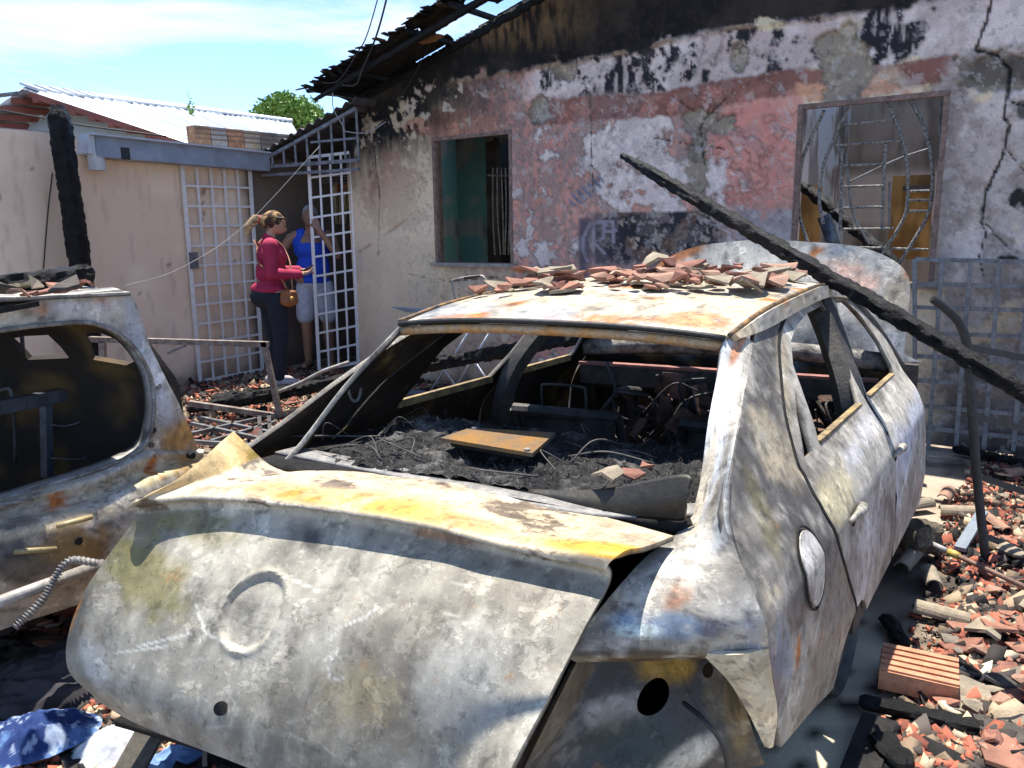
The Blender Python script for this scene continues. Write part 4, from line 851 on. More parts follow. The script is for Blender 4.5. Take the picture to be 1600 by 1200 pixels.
# trunk lid, sprung and twisted: top skin and rear face in one sheet
top = [[con_z(365, 673, .985), (-.60, -.42, .868), (-.47, -.31, .868), (-.19, -.215, .868), (.15, -.19, .868), (.40, -.25, .872), (.665, -.31, .885)],
       [con_z(286, 742, .935), (-.60, -.62, .893), (-.44, -.52, .895), (-.17, -.43, .897), (.15, -.40, .897), (.40, -.42, .893), (.652, -.43, .90)],
       [con_z(224, 778, .905), (-.575, -.755, .900), (-.42, -.665, .905), (-.14, -.60, .908), (.15, -.56, .908), (.40, -.55, .902), (.642, -.525, .918)],
       [(-.640, -.885, .882), (-.565, -.80, .892), (-.42, -.72, .895), (-.13, -.645, .897), (.15, -.60, .897), (.40, -.585, .891), (.615, -.55, .888)],
       [(-.645, -.868, .846), (-.568, -.780, .850), (-.42, -.697, .852), (-.13, -.618, .854), (.15, -.573, .854), (.40, -.560, .850), (.612, -.535, .845)],
       [con_r(x, y, r) for x, y, r in ((128, 930, -.68), (180, 935, -.60), (238, 938, -.50), (395, 955, -.22), (560, 985, .09), (740, 1020, .40), (903, 1000, .60))],
       [con_r(x, y, r) for x, y, r in ((104, 1035, -.695), (125, 1050, -.63), (180, 1066, -.52), (345, 1107, -.20), (512, 1142, .085), (684, 1182, .37), (800, 1200, .575))],
       [con_r(x, y, r) for x, y, r in ((150, 1092, -.655), (163, 1101, -.60), (208, 1128, -.50), (330, 1178, -.22), (492, 1236, .08), (660, 1282, .35), (765, 1292, .55))]]
top = np.array([[np.asarray(q, float) for q in row] for row in top])
G = crgrid(top, 40, 40); NL = gridN(wor(G))
emb = con_r(395, 955, -.22); dE = np.linalg.norm((G-emb)*np.array([1, .75, .9]), axis=-1)
off = -.010*sst(.085, .072, dE) + .006*np.exp(-((dE-.086)/.008)**2) + .004*sst(.06, .02, dE)*(fbm(G, 40, 3, 6)-.5)
off = off + (fbm(G, 3.2, 3, 16)-.5)*.012 + (fbm(G, 11, 3, 17)-.5)*.0035
GW = wor(G) + NL*off[..., None]*(1 if (NL[70, 90] @ np.array([0, -1, 1])) > 0 else -1)
V, F, inner = sheet(GW, .012 if (NL[70, 90] @ np.array([0, -1, 1])) > 0 else -.012)
XY = proj(V); Lv = loc(V); b = fbm(Lv, 8, 6, 71, .66); d = fbm(Lv, 34, 4, 72); a2 = fbm(Lv, 3, 5, 73); e = fbm(Lv*np.array([1, .3, .3])@_ROT[1], 20, 4, 74)
lc = lerp(np.tile(srgb(134, 128, 115), (len(V), 1)), srgb(180, 174, 158), sst(.32, .70, .5*a2+.5*e)); lc = lerp(lc, srgb(96, 89, 77), sst(.44, .74, fbm(Lv, 4.5, 6, 75, .6))*.65)
px_, py_ = XY[:, 0], XY[:, 1]
def spl(cx, cy, rx, ry, ang=0, amp=.9):
    ca, sa = math.cos(D2R(ang)), math.sin(D2R(ang)); dx, dy = px_-cx, py_-cy
    return sst(1.45, .45, np.hypot((dx*ca+dy*sa)/rx, (-dx*sa+dy*ca)/ry)+(b-.5)*2*amp+(d-.5)*amp)
istop = np.tile((np.arange(G.shape[0]) < 40*3-4)[:, None], (1, G.shape[1])).ravel(); istop = np.concatenate([istop, istop])
lc = lerp(lc, srgb(122, 114, 62), spl(230, 900, 60, 75, -30)*.75*~istop); lc = lerp(lc, srgb(120, 112, 62), spl(290, 820, 90, 28, 5)*.7*~istop); lc = lerp(lc, srgb(196, 130, 40), spl(112, 955, 9, 45, 18)*.9)
lc = lerp(lc, srgb(196, 192, 182), spl(150, 1040, 18, 40, -20)*.8); lc = lerp(lc, srgb(116, 104, 90), spl(620, 1100, 120, 60, 15)*.45); lc = lerp(lc, srgb(190, 186, 174), spl(720, 1060, 70, 80, 20)*.6); lc = lerp(lc, srgb(180, 164, 120), spl(560, 1080, 60, 50)*.4)
lc = lerp(lc, srgb(104, 98, 88), spl(395, 955, 38, 50, 10, .2)*.45); lc = lerp(lc, srgb(90, 84, 78), spl(487, 845, 16, 22, 0, .15)*.85*~istop)
lc = lerp(lc, srgb(200, 150, 56), istop*sst(.28, .46, a2*.5+b*.5+.22*np.exp(-((px_-690)/280)**2))); lc = lerp(lc, srgb(168, 108, 28), istop*sst(.5, .66, a2)*.6); lc = lerp(lc, srgb(196, 178, 130), istop*sst(.54, .68, e*.5+fbm(Lv, 6, 4, 79)*.5)*.6)
lc = lerp(lc, srgb(190, 180, 150), istop*sst(470, 330, px_)*.6); lc = lerp(lc, srgb(120, 102, 26), spl(400, 715, 40, 18, 40)*.9*istop); lc = lerp(lc, srgb(206, 204, 196), istop*spl(805, 775, 30, 9, 10, .5))
lipm = sst(30, 20, np.abs(Lv[:, 2]-.88)*1000)*~inner; lc = lerp(lc, srgb(190, 182, 164), lipm*.7); lc = lerp(lc, srgb(96, 82, 70), lipm*sst(.6, .66, b)*.9); lc = lerp(lc, srgb(150, 100, 60), lipm*spl(690, 840, 50, 8, 12)*.7)
scr = np.zeros(len(V)); r_ = np.random.default_rng(77)
SC = [[(305, 945), (322, 990), (365, 1010), (400, 1030)], [(215, 1010), (300, 990)], [(180, 1020), (260, 1010)], [(528, 1015), (512, 1040), (516, 1062), (538, 1060)], [(524, 990), (514, 998)], [(520, 985), (570, 965), (590, 948)], [(456, 905), (500, 925)], [(450, 940), (500, 965)], [(352, 1150), (372, 1108), (358, 1080)], [(310, 1130), (330, 1100), (312, 1088), (305, 1120)], [(450, 1145), (480, 1160)], [(360, 985), (385, 965), (420, 945)]]
for k in range(26):
    x0, y0 = r_.uniform(240, 800), r_.uniform(900, 1190); an = r_.normal(-.2, .5); ln = r_.uniform(10, 60); SC.append([(x0, y0), (x0+ln*math.cos(an), y0+ln*math.sin(an))])
for i, k in enumerate(SC): scr = np.maximum(scr, sst(2.6, 1.0, dist_poly(px_, py_, k)+(d-.5)*3)*(1 if i < 7 else .35))
lc = lerp(lc, srgb(206, 203, 192), scr*.8*~istop)
lc = lc*(.80+.24*b)[:, None]
lc = np.where(inner[:, None], lerp(np.tile(srgb(60, 54, 46), (len(V), 1)), srgb(26, 25, 25), sst(.4, .6, a2)), lc)
lid = mk('trunk_lid', V, F, 'steel_burnt', sedan, smooth=True, sharp=45, cols=lc)
hp = wor(con_r(345, 1107, -.20)); nv = nrm(EYE-hp)
V, F = tube([hp-nv*.004, hp+nv*.010], .0165, 18); mk('lock_hole', V, F, 'soot', lid);  # dark disc standing in for the shade inside the hole
fb = [con_z(829, 771, .872), con_z(935, 800, .872), con_z(1050, 812, .885), con_z(1072, 806, .89)]; ft = [con_r(829, 767, fb[0][0]), con_r(938, 766, fb[1][0]-.01), con_r(1069, 742, fb[2][0]+.02), con_r(1078, 770, fb[3][0]+.02)]
G = wor(crgrid(np.array([fb, [(np.array(p)+np.array(q))/2+np.array([0, -.012, 0]) for p, q in zip(fb, ft)], ft]), 6, 10)); V, F, inner = sheet(G, .006)
mk('lid_flange', V, F, mat('blackened_flange', (0.014, 0.013, 0.012), rough=.5, metal=.1, var=.5, vscale=8, bump=.2, base2=(0.04, .034, .022)), lid, smooth=True)
# body lip under the rear glass
G = quadgrid([[(-.72, -.10, .878), (-.3, -.14, .872), (.1, -.20, .870), (.45, -.22, .872), (.66, -.14, .88)], [(-.70, -.03, .882), (-.3, -.07, .876), (.1, -.13, .874), (.45, -.15, .876), (.64, -.07, .885)]], 3, 8); V, F, inner = sheet(G, .008)
mk('deck_edge', V, F, mat('grey_deck', (0.16, 0.155, 0.15), rough=.6, metal=.15, var=.4, vscale=18, base2=(.30, .28, .25)), sedan, smooth=True)
G = quadgrid([[(-.72, -.20, .85), (.70, -.20, .85)], [(-.72, .52, .83), (.70, .52, .83)]], 3, 6); V, F, inner = sheet(G, .03); mk('parcel_shelf', V, F, 'soot', sedan)
G = quadgrid([[(-.72, .50, .80), (.72, .50, .80)], [(-.72, .46, .25), (.72, .46, .25)]], 3, 6); V, F, inner = sheet(G, .02); mk('rear_bulkhead', V, F, 'soot', sedan)
# roof
ys = [.335, .62, 1.0, 1.4, 1.72, 1.80]; rw = [.565, .57, .575, .575, .565, .56]; ze = [1.272, 1.312, 1.335, 1.345, 1.318, 1.30]; zc_ = [1.305, 1.352, 1.378, 1.385, 1.355, 1.335]
rg = [[(k*w, y - .05*(1-k*k)*(1 if i == 0 else 0), e+(c_-e)*(1-abs(k)**2.4)) for k in (-1, -.85, -.5, 0, .5, .85, 1)] for i, (y, w, e, c_) in enumerate(zip(ys, rw, ze, zc_))]
g = crgrid(np.array(rg), 14, 16); g[..., 2] += (fbm(g, 3, 3, 5)-.5)*.016; G = cw(g); V, F, inner = sheet(G, .014 if gridN(G)[20, 20, 2] > 0 else -.014)
Lv = loc(V); kc = steel(V, 131, base='warm', pale=.62, dark=.2, rust=.44, inner=inner, splats=[(700, 490, 90, 16, 0, 'blue', .5, .5), (900, 500, 90, 10, 0, 'rust', .75, .6), (1080, 500, 60, 12, 0, 'rust', .7, .6), (730, 500, 60, 10, 0, 'rust', .7, .6), (690, 450, 40, 14, -20, srgb(150, 176, 204), .6, .4), (850, 490, 60, 16, 0, srgb(150, 166, 180), .5, .5)])
rf = mk('roof_panel', V, F, 'steel_burnt', sedan, smooth=True, sharp=40, cols=kc)
rear_e = np.array([cw([k*.56, .325-.05*(1-k*k), 1.266+.033*(1-abs(k)**2.4)]) for k in np.linspace(-1, 1, 24)])
mk('roof_seal', *tube(rear_e+np.array([0, 0, .002]), .010, 6), mat('dark_seal', (.025, .025, .024), rough=.6, var=.4), rf, smooth=True)
hd = rear_e - np.array([0, 0, .026]) + FW*.012
mk('rear_header', *tube(hd, .017, 6), 'steel_header' if 'steel_header' in M else M.setdefault('steel_header', mat('header_rust', (.42, .33, .22), rough=.6, metal=.1, var=.5, vscale=14, base2=(.5, .26, .08))), rf, smooth=True)
for sg in (1, -1):
    ed_ = crv(np.array([cw([sg*.568, y, z+.004]) for y, z in zip(ys, ze)]), 5); mk('roof_moulding', *tube(ed_, .008, 6), mat('moulding%d' % sg, (.03, .028, .026), rough=.6, var=.5, vscale=20, base2=(.3, .16, .05)), rf, smooth=True)
    g = np.array([[(sg*.566, y+.01, z-.002) for y, z in zip(ys, ze)], [(sg*.578, y+.02, max(1.255, z-.05)) for i, (y, z) in enumerate(zip(ys, ze))]])
    G = cw(crgrid(g, 4, 8)); V, F, inner = sheet(G, .02*-sg); mk('roof_rail', V, F, 'steel_burnt', sedan, smooth=True, sharp=40, cols=steel(V, 141, pale=.7, rust=.2, base='warm'))
MB().box(cw([-.54, 1.80, 1.315]), cw([.54, 1.80, 1.315]), .06, .03).build('front_header', 'sootmetal', sedan)
# raised hood
ho = [con_y(px, py, 2.5)[[0, 2]] for px, py in ((1022, 416), (1040, 402), (1075, 388), (1110, 381), (1180, 375), (1260, 378), (1335, 385), (1385, 402), (1412, 422), (1422, 446), (1421, 490), (1417, 548))]
ho = [(float(q[0]), float(q[1])) for q in ho]; ho = ho + [(.74, .90), (-.72, .92), (-.75, 1.15), (-.70, 1.30)]
hc = crv(np.array(ho), 3, closed=True)
def hoodfn(p): r, z = p[:, 0], p[:, 1]; return wor(np.stack([r, 2.5+.30*(z-1.2)-.06*(1-np.clip((r/.8)**2, 0, 1))-.05*np.exp(-((r-.1)/.5)**2)*sst(1.5, 1.1, z)+(fbm(np.stack([r, z, r*0], 1), 3, 3, 9)-.5)*.05, z], 1))
V, F, inner, uv = panel([tuple(q) for q in hc], [], .03, hoodfn, .02); n = len(V)//2
if (loc(V[n:])[:, 1].mean() < loc(V[:n])[:, 1].mean()): V[n:] = 2*V[:n]-V[n:]; F = [f[::-1] for f in F]
mk('hood', V, F, 'steel_burnt', sedan, smooth=True, sharp=40, cols=steel(V, 151, base='ash', pale=.8, dark=.05, rust=.42, inner=inner, splats=[(1060, 400, 50, 12, -20, 'rust', .9, .5), (1400, 470, 25, 60, 10, 'warm', .9, .3), (1300, 392, 40, 10, 0, 'blue', .5, .4), (1380, 540, 40, 30, 0, srgb(190, 186, 180), .8, .2), (1330, 430, 60, 20, 20, srgb(216, 150, 120), .5, .6)]))
# firewall, dash frame, engine bay, nose
G = quadgrid([[(-.76, 2.12, .93), (0, 2.16, .95), (.76, 2.12, .93)], [(-.76, 2.2, .55), (0, 2.22, .55), (.76, 2.2, .55)], [(-.76, 2.15, .22), (0, 2.15, .22), (.76, 2.15, .22)]], 8, 12); V, F, inner = sheet(G, .02)
Lv = loc(V); fc = lerp(np.tile(srgb(84, 78, 72), (len(V), 1)), srgb(22, 21, 21), sst(.38, .55, fbm(Lv, 4, 5, 3))); fc = lerp(fc, srgb(120, 132, 140), sst(.6, .66, fbm(Lv, 5, 4, 8))*.7); fc = lerp(fc, srgb(130, 96, 50), sst(.62, .68, fbm(Lv, 7, 4, 28))*.8)
mk('firewall', V, F, 'steel_burnt', sedan, smooth=True, cols=fc)
mk('cowl', *tube(crv([cw([-.74, 2.02, .95]), cw([-.3, 2.06, .975]), cw([.3, 2.06, .975]), cw([.74, 2.02, .95])], 6), .045, 8), mat('scaled_cowl', (.30, .28, .25), rough=.8, var=.6, vscale=12, bump=.8, bscale=50, base2=(.05, .045, .04)), sedan, smooth=True)
mk('dash_beam', *beam(cw([-.72, 1.93, .88]), cw([.72, 1.93, .88]), .05, .014), mat('red_primer', (.36, .15, .12), rough=.7, var=.4, vscale=20, base2=(.2, .09, .07)), sedan)
db = MB(); db.box(cw([-.72, 1.95, .82]), cw([.72, 1.95, .82]), .05, .10)
for r in (-.45, .1, .42): db.box(cw([r, 1.95, .78]), cw([r+.02, 2.0, .45]), .05, .04)
db.build('dash_frame', 'sootmetal', sedan)
mk('dash_bracket', *beam(cw([-.20, 1.90, .86]), cw([-.20, 1.88, .73]), .12, .02, (0, 1, 0)), mat('scaled_bracket', (.22, .13, .11), rough=.8, var=.5, vscale=20), sedan)
mk('dash_bracket', *beam(cw([.16, 1.88, .86]), cw([.16, 1.86, .66]), .035, .012, (0, 1, 0)), 'palemetal', sedan); mk('dash_bracket', *beam(cw([.11, 1.86, .765]), cw([.21, 1.86, .765]), .03, .012, (0, 1, 0)), 'palemetal', sedan)
sc_ = MB(); sc_.tube(crv([cw([-.38, 1.95, .74]), cw([-.37, 1.72, .79]), cw([-.37, 1.62, .80])], 4), .022, 8); t = np.linspace(0, 2*math.pi, 29); c0 = cw([-.37, 1.62, .80]); ax1 = RT*.17; ax2 = np.array([0, 0, .15])+FW*.07
for q in (0, 2.1, 4.2): sc_.tube([c0, c0+ax1*math.cos(q)+ax2*math.sin(q)], .008, 5)
sc_.build('steering_column', 'sootmetal', sedan, smooth=True)
wr = MB(); r_ = np.random.default_rng(9)
for k in range(90):
    p = np.array([r_.uniform(-.5, .62), r_.uniform(1.6, 2.0), r_.uniform(.5, .86)]); q = p+np.array([r_.normal(0, .12), r_.normal(0, .06), -r_.uniform(.1, .35)]); m_ = (p+q)/2+r_.normal(0, .05, 3); wr.tube(crv(cw(np.array([p, m_, q])), 5), r_.uniform(.003, .009), 5)
wr.build('wiring', 'sootmetal', sedan)
jk = MB()
for k in range(46):
    p = np.array([r_.uniform(-.45, .62), r_.uniform(1.45, 2.0), r_.uniform(.36, .80)]); v = r_.normal(size=(3, 3)); jk.add(*obox(cw(p), nrm(v[0])*r_.uniform(.02, .09), nrm(np.cross(v[0], v[1]))*r_.uniform(.008, .04), nrm(v[2])*.006))
jk.build('burnt_scraps', mat('burnt_scrap', (.05, .035, .028), rough=.85, var=.6, vscale=14, base2=(.20, .10, .06)), sedan)['kind'] = 'stuff'
eb = MB(); eb.add(*obox(cw([0, 2.9, .5]), RT*.35, FW*.28, np.array([0, 0, .2]))); eb.tube([cw([-.3, 2.75, .74]), cw([.35, 2.75, .74])], .05, 10); eb.tube([cw([-.3, 3.0, .72]), cw([.3, 3.0, .72])], .06, 10); eb.build('engine', 'sootmetal', sedan)
MB().box(cw([-.7, 3.45, .55]), cw([.7, 3.45, .55]), .06, .34).build('radiator_support', 'sootmetal', sedan)
# seats: bare frames
def seat(name, r0, r1, yb, yt, zt, loop=True, zb=.32):
    s = MB(); 
    for r in (r0, r1): s.tube(crv([cw([r, yb+.42, zb]), cw([r, yb, zb+.02]), cw([r, (yb+yt)/2, (zb+zt)/2]), cw([r, yt, zt])], 5), .020, 7)
    s.tube([cw([r0, yt, zt]), cw([r1, yt, zt])], .028, 8); s.tube([cw([r0, (yb+yt)/2, (zb+zt)/2]), cw([r1, (yb+yt)/2, (zb+zt)/2])], .014, 6); s.add(*obox(cw([(r0+r1)/2, yb+.22, zb]), RT*(r1-r0)/2, FW*.22, np.array([0, 0, .03])))
    s.add(*obox(cw([(r0+r1)/2, yt+.01, zt-.085]), RT*(r1-r0)/2*.98, FW*.012, np.array([0, 0, .075])))
    so_ = s.build(name, 'sootmetal', sedan, smooth=True, sharp=40)
    if loop:
        m_ = (r0+r1)/2; w = .10; lp_ = crv([cw([m_-w, yt, zt]), cw([m_-w*1.0, yt-.01, zt+.10]), cw([m_-w*.8, yt-.01, zt+.125]), cw([m_+w*.8, yt-.01, zt+.125]), cw([m_+w, yt-.01, zt+.10]), cw([m_+w, yt, zt])], 5); mk('headrest_loop', *tube(lp_, .006, 6), 'sootmetal', so_, smooth=True)
    return so_
seat('front_seat', -.60, -.12, 1.28, 1.10, .80); seat('front_seat', .14, .60, 1.28, 1.10, .80); seat('rear_seat_frame', -.62, .62, .62, .50, .80, loop=False)
for px, py, rr in ((560, 612, -.70),): 
    p = con_r(548, 605, -.72); t = np.linspace(.5, 6.2, 20); mk('pillar_loop', *tube(wor(np.stack([0*t+p[0]+.02, p[1]+.03*np.cos(t), p[2]+.05*np.sin(t)], 1)), .006, 6), 'greymetal', sedan)
# wheels: bare rims on burnt-off tyres
def wheel(r, y):
    sg = 1 if r > 0 else -1; c0 = cw([r, y, .245]); prf = [(.00, .02), (.05, .02), (.07, .05), (.15, .06), (.19, .03), (.20, .0), (.215, -.0), (.235, .075), (.225, .08), (.21, .06), (.205, -.07), (.235, -.085), (.24, -.09), (.2, -.11), (.0, -.11)]
    n = 32; V = []; 
    for rad, off in prf:
        for k in range(n): t = 2*math.pi*k/n; V.append(c0 + sg*RT*off + FW*rad*math.cos(t) + np.array([0, 0, rad*math.sin(t)]))
    F = [(i*n+k, i*n+(k+1) % n, (i+1)*n+(k+1) % n, (i+1)*n+k) for i in range(len(prf)-1) for k in range(n)]
    w = mk('wheel', V, F, 'sootmetal', sedan, smooth=True, sharp=40)
    mk('tyre_wire', *tube(np.array([c0+sg*RT*.0+FW*.243*math.cos(t)+np.array([0, 0, .243*math.sin(t)]) for t in np.linspace(0, 2*math.pi, 41)]), .012, 6), 'soot', w)
for r, y in ((.80, .72), (-.80, .72), (.60, 3.05), (-.60, 3.05)): wheel(r, y)
# ================================================================== THE OTHER BURNT CAR (its rear faces the sedan)
HA = D2R(28); hR = np.array([math.sin(HA), math.cos(HA), 0]); hF = np.array([-math.cos(HA), math.sin(HA), 0])
HP0 = wor(con_r(300, 700, -1.66)); HP0[2] = 0
hatch = thing('burnt_hatchback', HP0-hR*.8+hF*1.2, 'burnt-out hatchback shell with its empty tailgate opening, at the left edge', 'car')
def hw(L): L = np.asarray(L, float); return HP0+L[..., 0:1]*hR+L[..., 1:2]*hF+L[..., 2:3]*np.array([0, 0, 1.0])
def hl(P): P = np.asarray(P, float)-HP0; return np.stack([P @ hR, P @ hF, P[..., 2]], -1)
def hcon(px, py, b=0.0): return hl(onpl(px, py, HP0+hF*b, hF))
def hside_(px, py, a): return hl(onpl(px, py, HP0+hR*a, hR))
outer = [(-330, 545), (-160, 512), (0, 482), (120, 459), (188, 452), (208, 462), (224, 490), (240, 545), (262, 598), (285, 640), (306, 672), (324, 704), (300, 720), (255, 706), (228, 712), (150, 748), (0, 796), (-160, 845), (-330, 900)]
inner_ = [(-300, 575), (-150, 548), (0, 517), (120, 504), (160, 509), (190, 523), (215, 548), (230, 578), (234, 612), (232, 656), (224, 690), (205, 709), (150, 733), (0, 780), (-150, 825), (-300, 870)]
o2 = [tuple(hcon(x, y)[[0, 2]]) for x, y in outer]; i2 = [tuple(hcon(x, y)[[0, 2]]) for x, y in inner_]
i2c = [tuple(q) for q in crv(np.array(i2), 3, closed=True)]
AR = max(q[0] for q in o2)
def tailfn(p):
    a, z = p[:, 0], p[:, 1]; b = .05*sst(AR-.22, AR, a) - .02*np.sin(z*9); return hw(np.stack([a, b, z], 1))
def fixout(V, F, d):
    n = len(V)//2
    if ((V[n:]-V[:n]) @ d).mean() < 0: V[n:] = 2*V[:n]-V[n:]; F = [f[::-1] for f in F]
    return V, F
V, F, inn, uv = panel(o2, [i2c], .03, tailfn, .05); V, F = fixout(V, F, hF)
hs = [(210, 510, 12, 60, -15, srgb(176, 178, 186), .9, .3), (245, 600, 16, 70, -20, srgb(190, 192, 198), .9, .3), (285, 680, 30, 30, 0, srgb(186, 138, 52), .8, .4), (120, 478, 60, 14, 0, srgb(200, 202, 208), .8, .4), (160, 470, 14, 7, 0, 'rust', .9, .3), (60, 482, 20, 6, 0, 'rust', .8, .4), (262, 655, 20, 16, 0, srgb(180, 182, 188), .8, .3), (240, 720, 40, 12, -20, srgb(150, 140, 112), .8, .4)]
tf = mk('tailgate_frame', V, F, 'steel_burnt', hatch, smooth=True, sharp=40, cols=steel(V, 203, base='ash', pale=.85, dark=.08, rust=.08, splats=hs, inner=inn))
for px, py, rr in ((247, 604, .012), (242, 638, .010), (238, 672, .013), (236, 695, .012), (300, 712, .014)):
    p = hw(hcon(px, py, -.01)); V, F = tube([p+hF*.02, p-hF*.008], rr, 12); mk('bolt_hole', V, F, 'soot' if rr > .0125 or rr < .0115 else 'greymetal', tf)
seal = [tailfn(np.array([q]))[0]-hF*.008 for q in i2c]; mk('opening_flange', *tube(np.array(seal+seal[:1]), .009, 6), mat('flange_steel', (.32, .31, .29), rough=.6, metal=.15, var=.5, vscale=14, base2=(.12, .10, .08)), tf, smooth=True)
cols_ = {-330: (868, 890, 918, 938, 990, 1060, 1130), -160: (822, 838, 860, 876, 925, 990, 1050), 0: (777, 792, 815, 830, 872, 930, 985), 150: (735, 750, 774, 789, 830, 884, 935), 222: (703, 716, 742, 758, 802, 850, 900), 275: (700, 708, 722, 738, 780, 822, 862), 318: (702, 708, 718, 732, 765, 800, 835)}
yo = (.0, -.05, -.035, -.11, -.14, -.13, -.06)
g = np.array([[hcon(x, yy, o_+(.05 if x > 270 else 0)+(.07 if x > 300 else 0)) for yy, o_ in zip(ys_, yo)] for x, ys_ in cols_.items()])
G = hw(crgrid(g, 12, 7)); nn = gridN(G)[30, 20]; V, F, inn = sheet(G, .02 if nn @ hF < 0 else -.02)
hp_ = [(60, 850, 120, 16, -14, srgb(84, 88, 100), .8, .4), (60, 825, 140, 8, -14, srgb(206, 190, 160), .85, .5), (60, 880, 110, 26, -14, srgb(58, 54, 54), .8, .4), (240, 745, 40, 14, -20, srgb(190, 172, 120), .7, .4), (120, 850, 60, 30, -10, srgb(150, 118, 62), .7, .5), (60, 790, 90, 8, -14, srgb(190, 188, 182), .8, .4), (295, 740, 20, 30, 0, srgb(170, 130, 56), .7, .4)]
rp = mk('rear_panel', V, F, 'steel_burnt', hatch, smooth=True, sharp=40, cols=steel(V, 213, base='warm', pale=.7, dark=.2, rust=.2, splats=hp_, inner=inn))
for (x0, y0), (x1, y1) in (((90, 822), (143, 808)), ((22, 862), (90, 858))):
    a, b_ = hw(hcon(x0, y0, -.145)), hw(hcon(x1, y1, -.145)); mk('slot_rib', *tube([a, b_], .010, 8), mat('rib%d' % x0, (.42, .33, .16), rough=.6, var=.4), rp, smooth=True)
p = hw(hcon(121, 845, -.137)); V, F = tube([p+hF*.03, p-hF*.010], .014, 14); mk('bolt_hole', V, F, 'soot', rp)
zt = float(np.interp(AR-.5, [q[0] for q in o2[:4]], [q[1] for q in o2[:4]])); aL = o2[0][0]
g = np.array([[(aL, b, zt-.02+dz), (aL+.5, b, zt+.008+dz), (AR-.75, b, zt+.008+dz), (AR-.42, b, zt-.012+dz)] for b, dz in ((-.015, 0), (.8, .04), (1.9, .03))], float)
rc = hcon(200, 456); g[:, 3, 0] = rc[0]; g[:, 3, 2] += (rc[2]-zt+.012); G = hw(crgrid(g, 12, 10)); V, F, inn = sheet(G, .015 if gridN(G)[10, 10, 2] > 0 else -.015)
hr = mk('roof_panel', V, F, 'steel_burnt', hatch, smooth=True, sharp=40, cols=steel(V, 223, base='ash', pale=.8, rust=.25, inner=inn))
mk('brake_light_slot', *beam(hw(hcon(-60, 497, -.02)), hw(hcon(60, 474, -.02)), .012, .018), 'soot', hr)
# far side panel with its window openings, seen from inside
ac = AR-.14; SN = nrm(hR+.35*hF)
def hsp(px, py): return hl(onpl(px, py, HP0+hR*ac, SN))
wA = [tuple(hsp(x, y)[[1, 2]]) for x, y in ((146, 510), (180, 511), (200, 524), (206, 545), (207, 560), (190, 567), (140, 557))]
wB = [tuple(hsp(x, y)[[1, 2]]) for x, y in ((26, 522), (60, 516), (96, 514), (101, 535), (106, 555), (40, 558))]
def sfn(p): b, z = p[:, 0], p[:, 1]; return hw(np.stack([np.interp(z, [.2, .6, .95, 1.15, 1.4], [AR-.06, AR-.03, AR-.05, ac, AR-.32])-.35*b, b, z], 1))
so_ = [(.06, .35), (.35, .22), (3.2, .22), (3.2, .95), (2.6, 1.0), (2.0, zt+.02), (.9, zt+.04), (.25, zt), (.10, 1.25), (.05, 1.0)]
V, F, inn, uv = panel(so_, [wA, wB], .05, sfn, .03); mk('side_panel', V, F, 'baked', hatch, smooth=True, sharp=40, cols=lerp(np.tile(srgb(50, 45, 41), (len(V), 1)), srgb(104, 84, 52), sst(.54, .70, fbm(hl(V), 5, 4, 3))))
V, F, inn, uv = panel(so_, [[(.3, 1.0), (.8, 1.0), (.8, zt-.1), (.4, zt-.1)], [(1.0, 1.0), (1.6, 1.0), (1.6, zt-.1), (1.0, zt-.1)]], .08, lambda p: sfn(p)-hR*(ac-aL-.1), .03); mk('side_panel', V, F, 'steel_burnt', hatch, smooth=True, cols=steel(V, 243))
for c_, e_, nm in (((AR-.8, 1.4, .25), (.8, 1.4, .02), 'floor_pan'), ((AR-.8, 2.6, .75), (.75, .04, .14), 'dash_frame'), ((AR-.8, 2.9, .6), (.8, .02, .4), 'firewall')):
    V, F = obox(hw(np.array(c_)), hR*e_[0], hF*e_[1], np.array([0, 0, e_[2]])); mk(nm, V, F, 'soot', hatch)
hb = 'bluegrey'; M[hb] = mat('blued_steel', (.10, .12, .15), rough=.42, metal=.3, var=.3, vscale=10, base2=(.05, .05, .055))
sb = MB(); sb.box(hw(hcon(-60, 648, .55)), hw(hcon(178, 601, .55)), .045, .055); sb.box(hw(hcon(72, 630, .55)), hw(hcon(74, 745, .55)), .045, .03); sb.box(hw(hcon(182, 598, .55)), hw(hcon(160, 720, .6)), .05, .04); sb.build('seat_bar', hb, hatch)
def htube(pts, y, r=.008, m='sootmetal', nm='seat_wire'): return mk(nm, *tube(crv([hw(hcon(a, b, y)) for a, b in pts], 5), r, 6), m, hatch, smooth=True)
htube([(0, 571), (30, 568), (60, 567), (72, 580), (78, 640)], .9, .016); htube([(80, 590), (95, 582), (128, 582), (140, 596)], .6, .006, 'greymetal'); htube([(0, 610), (14, 608), (20, 622)], .6, .007, 'greymetal'); htube([(80, 664), (110, 664), (180, 640)], .5, .004, 'greymetal'); htube([(80, 716), (130, 716), (158, 692)], .5, .004, 'greymetal'); htube([(22, 640), (24, 730)], .6, .006); htube([(34, 520), (37, 565)], .9, .009)
pc = hl(hw(hcon(205, 690, .45))); V, F = tube([hw([pc[0], .45, .28]), hw([pc[0], .45, pc[2]+.08])], np.array([.13, .06]), 14); mk('spring_tower', V, F, 'sootmetal', hatch, smooth=True)
rb = MB(); r_ = np.random.default_rng(4)
for k in range(240):
    p = np.array([r_.uniform(AR-1.4, AR-.3), r_.uniform(.05, .8), .28+r_.uniform(0, .12)]); v = r_.normal(size=(3, 3)); V, F = obox(hw(p), nrm(v[0])*r_.uniform(.01, .05), nrm(np.cross(v[0], v[1]))*r_.uniform(.01, .04), nrm(v[2])*.005); rb.add(V, F)
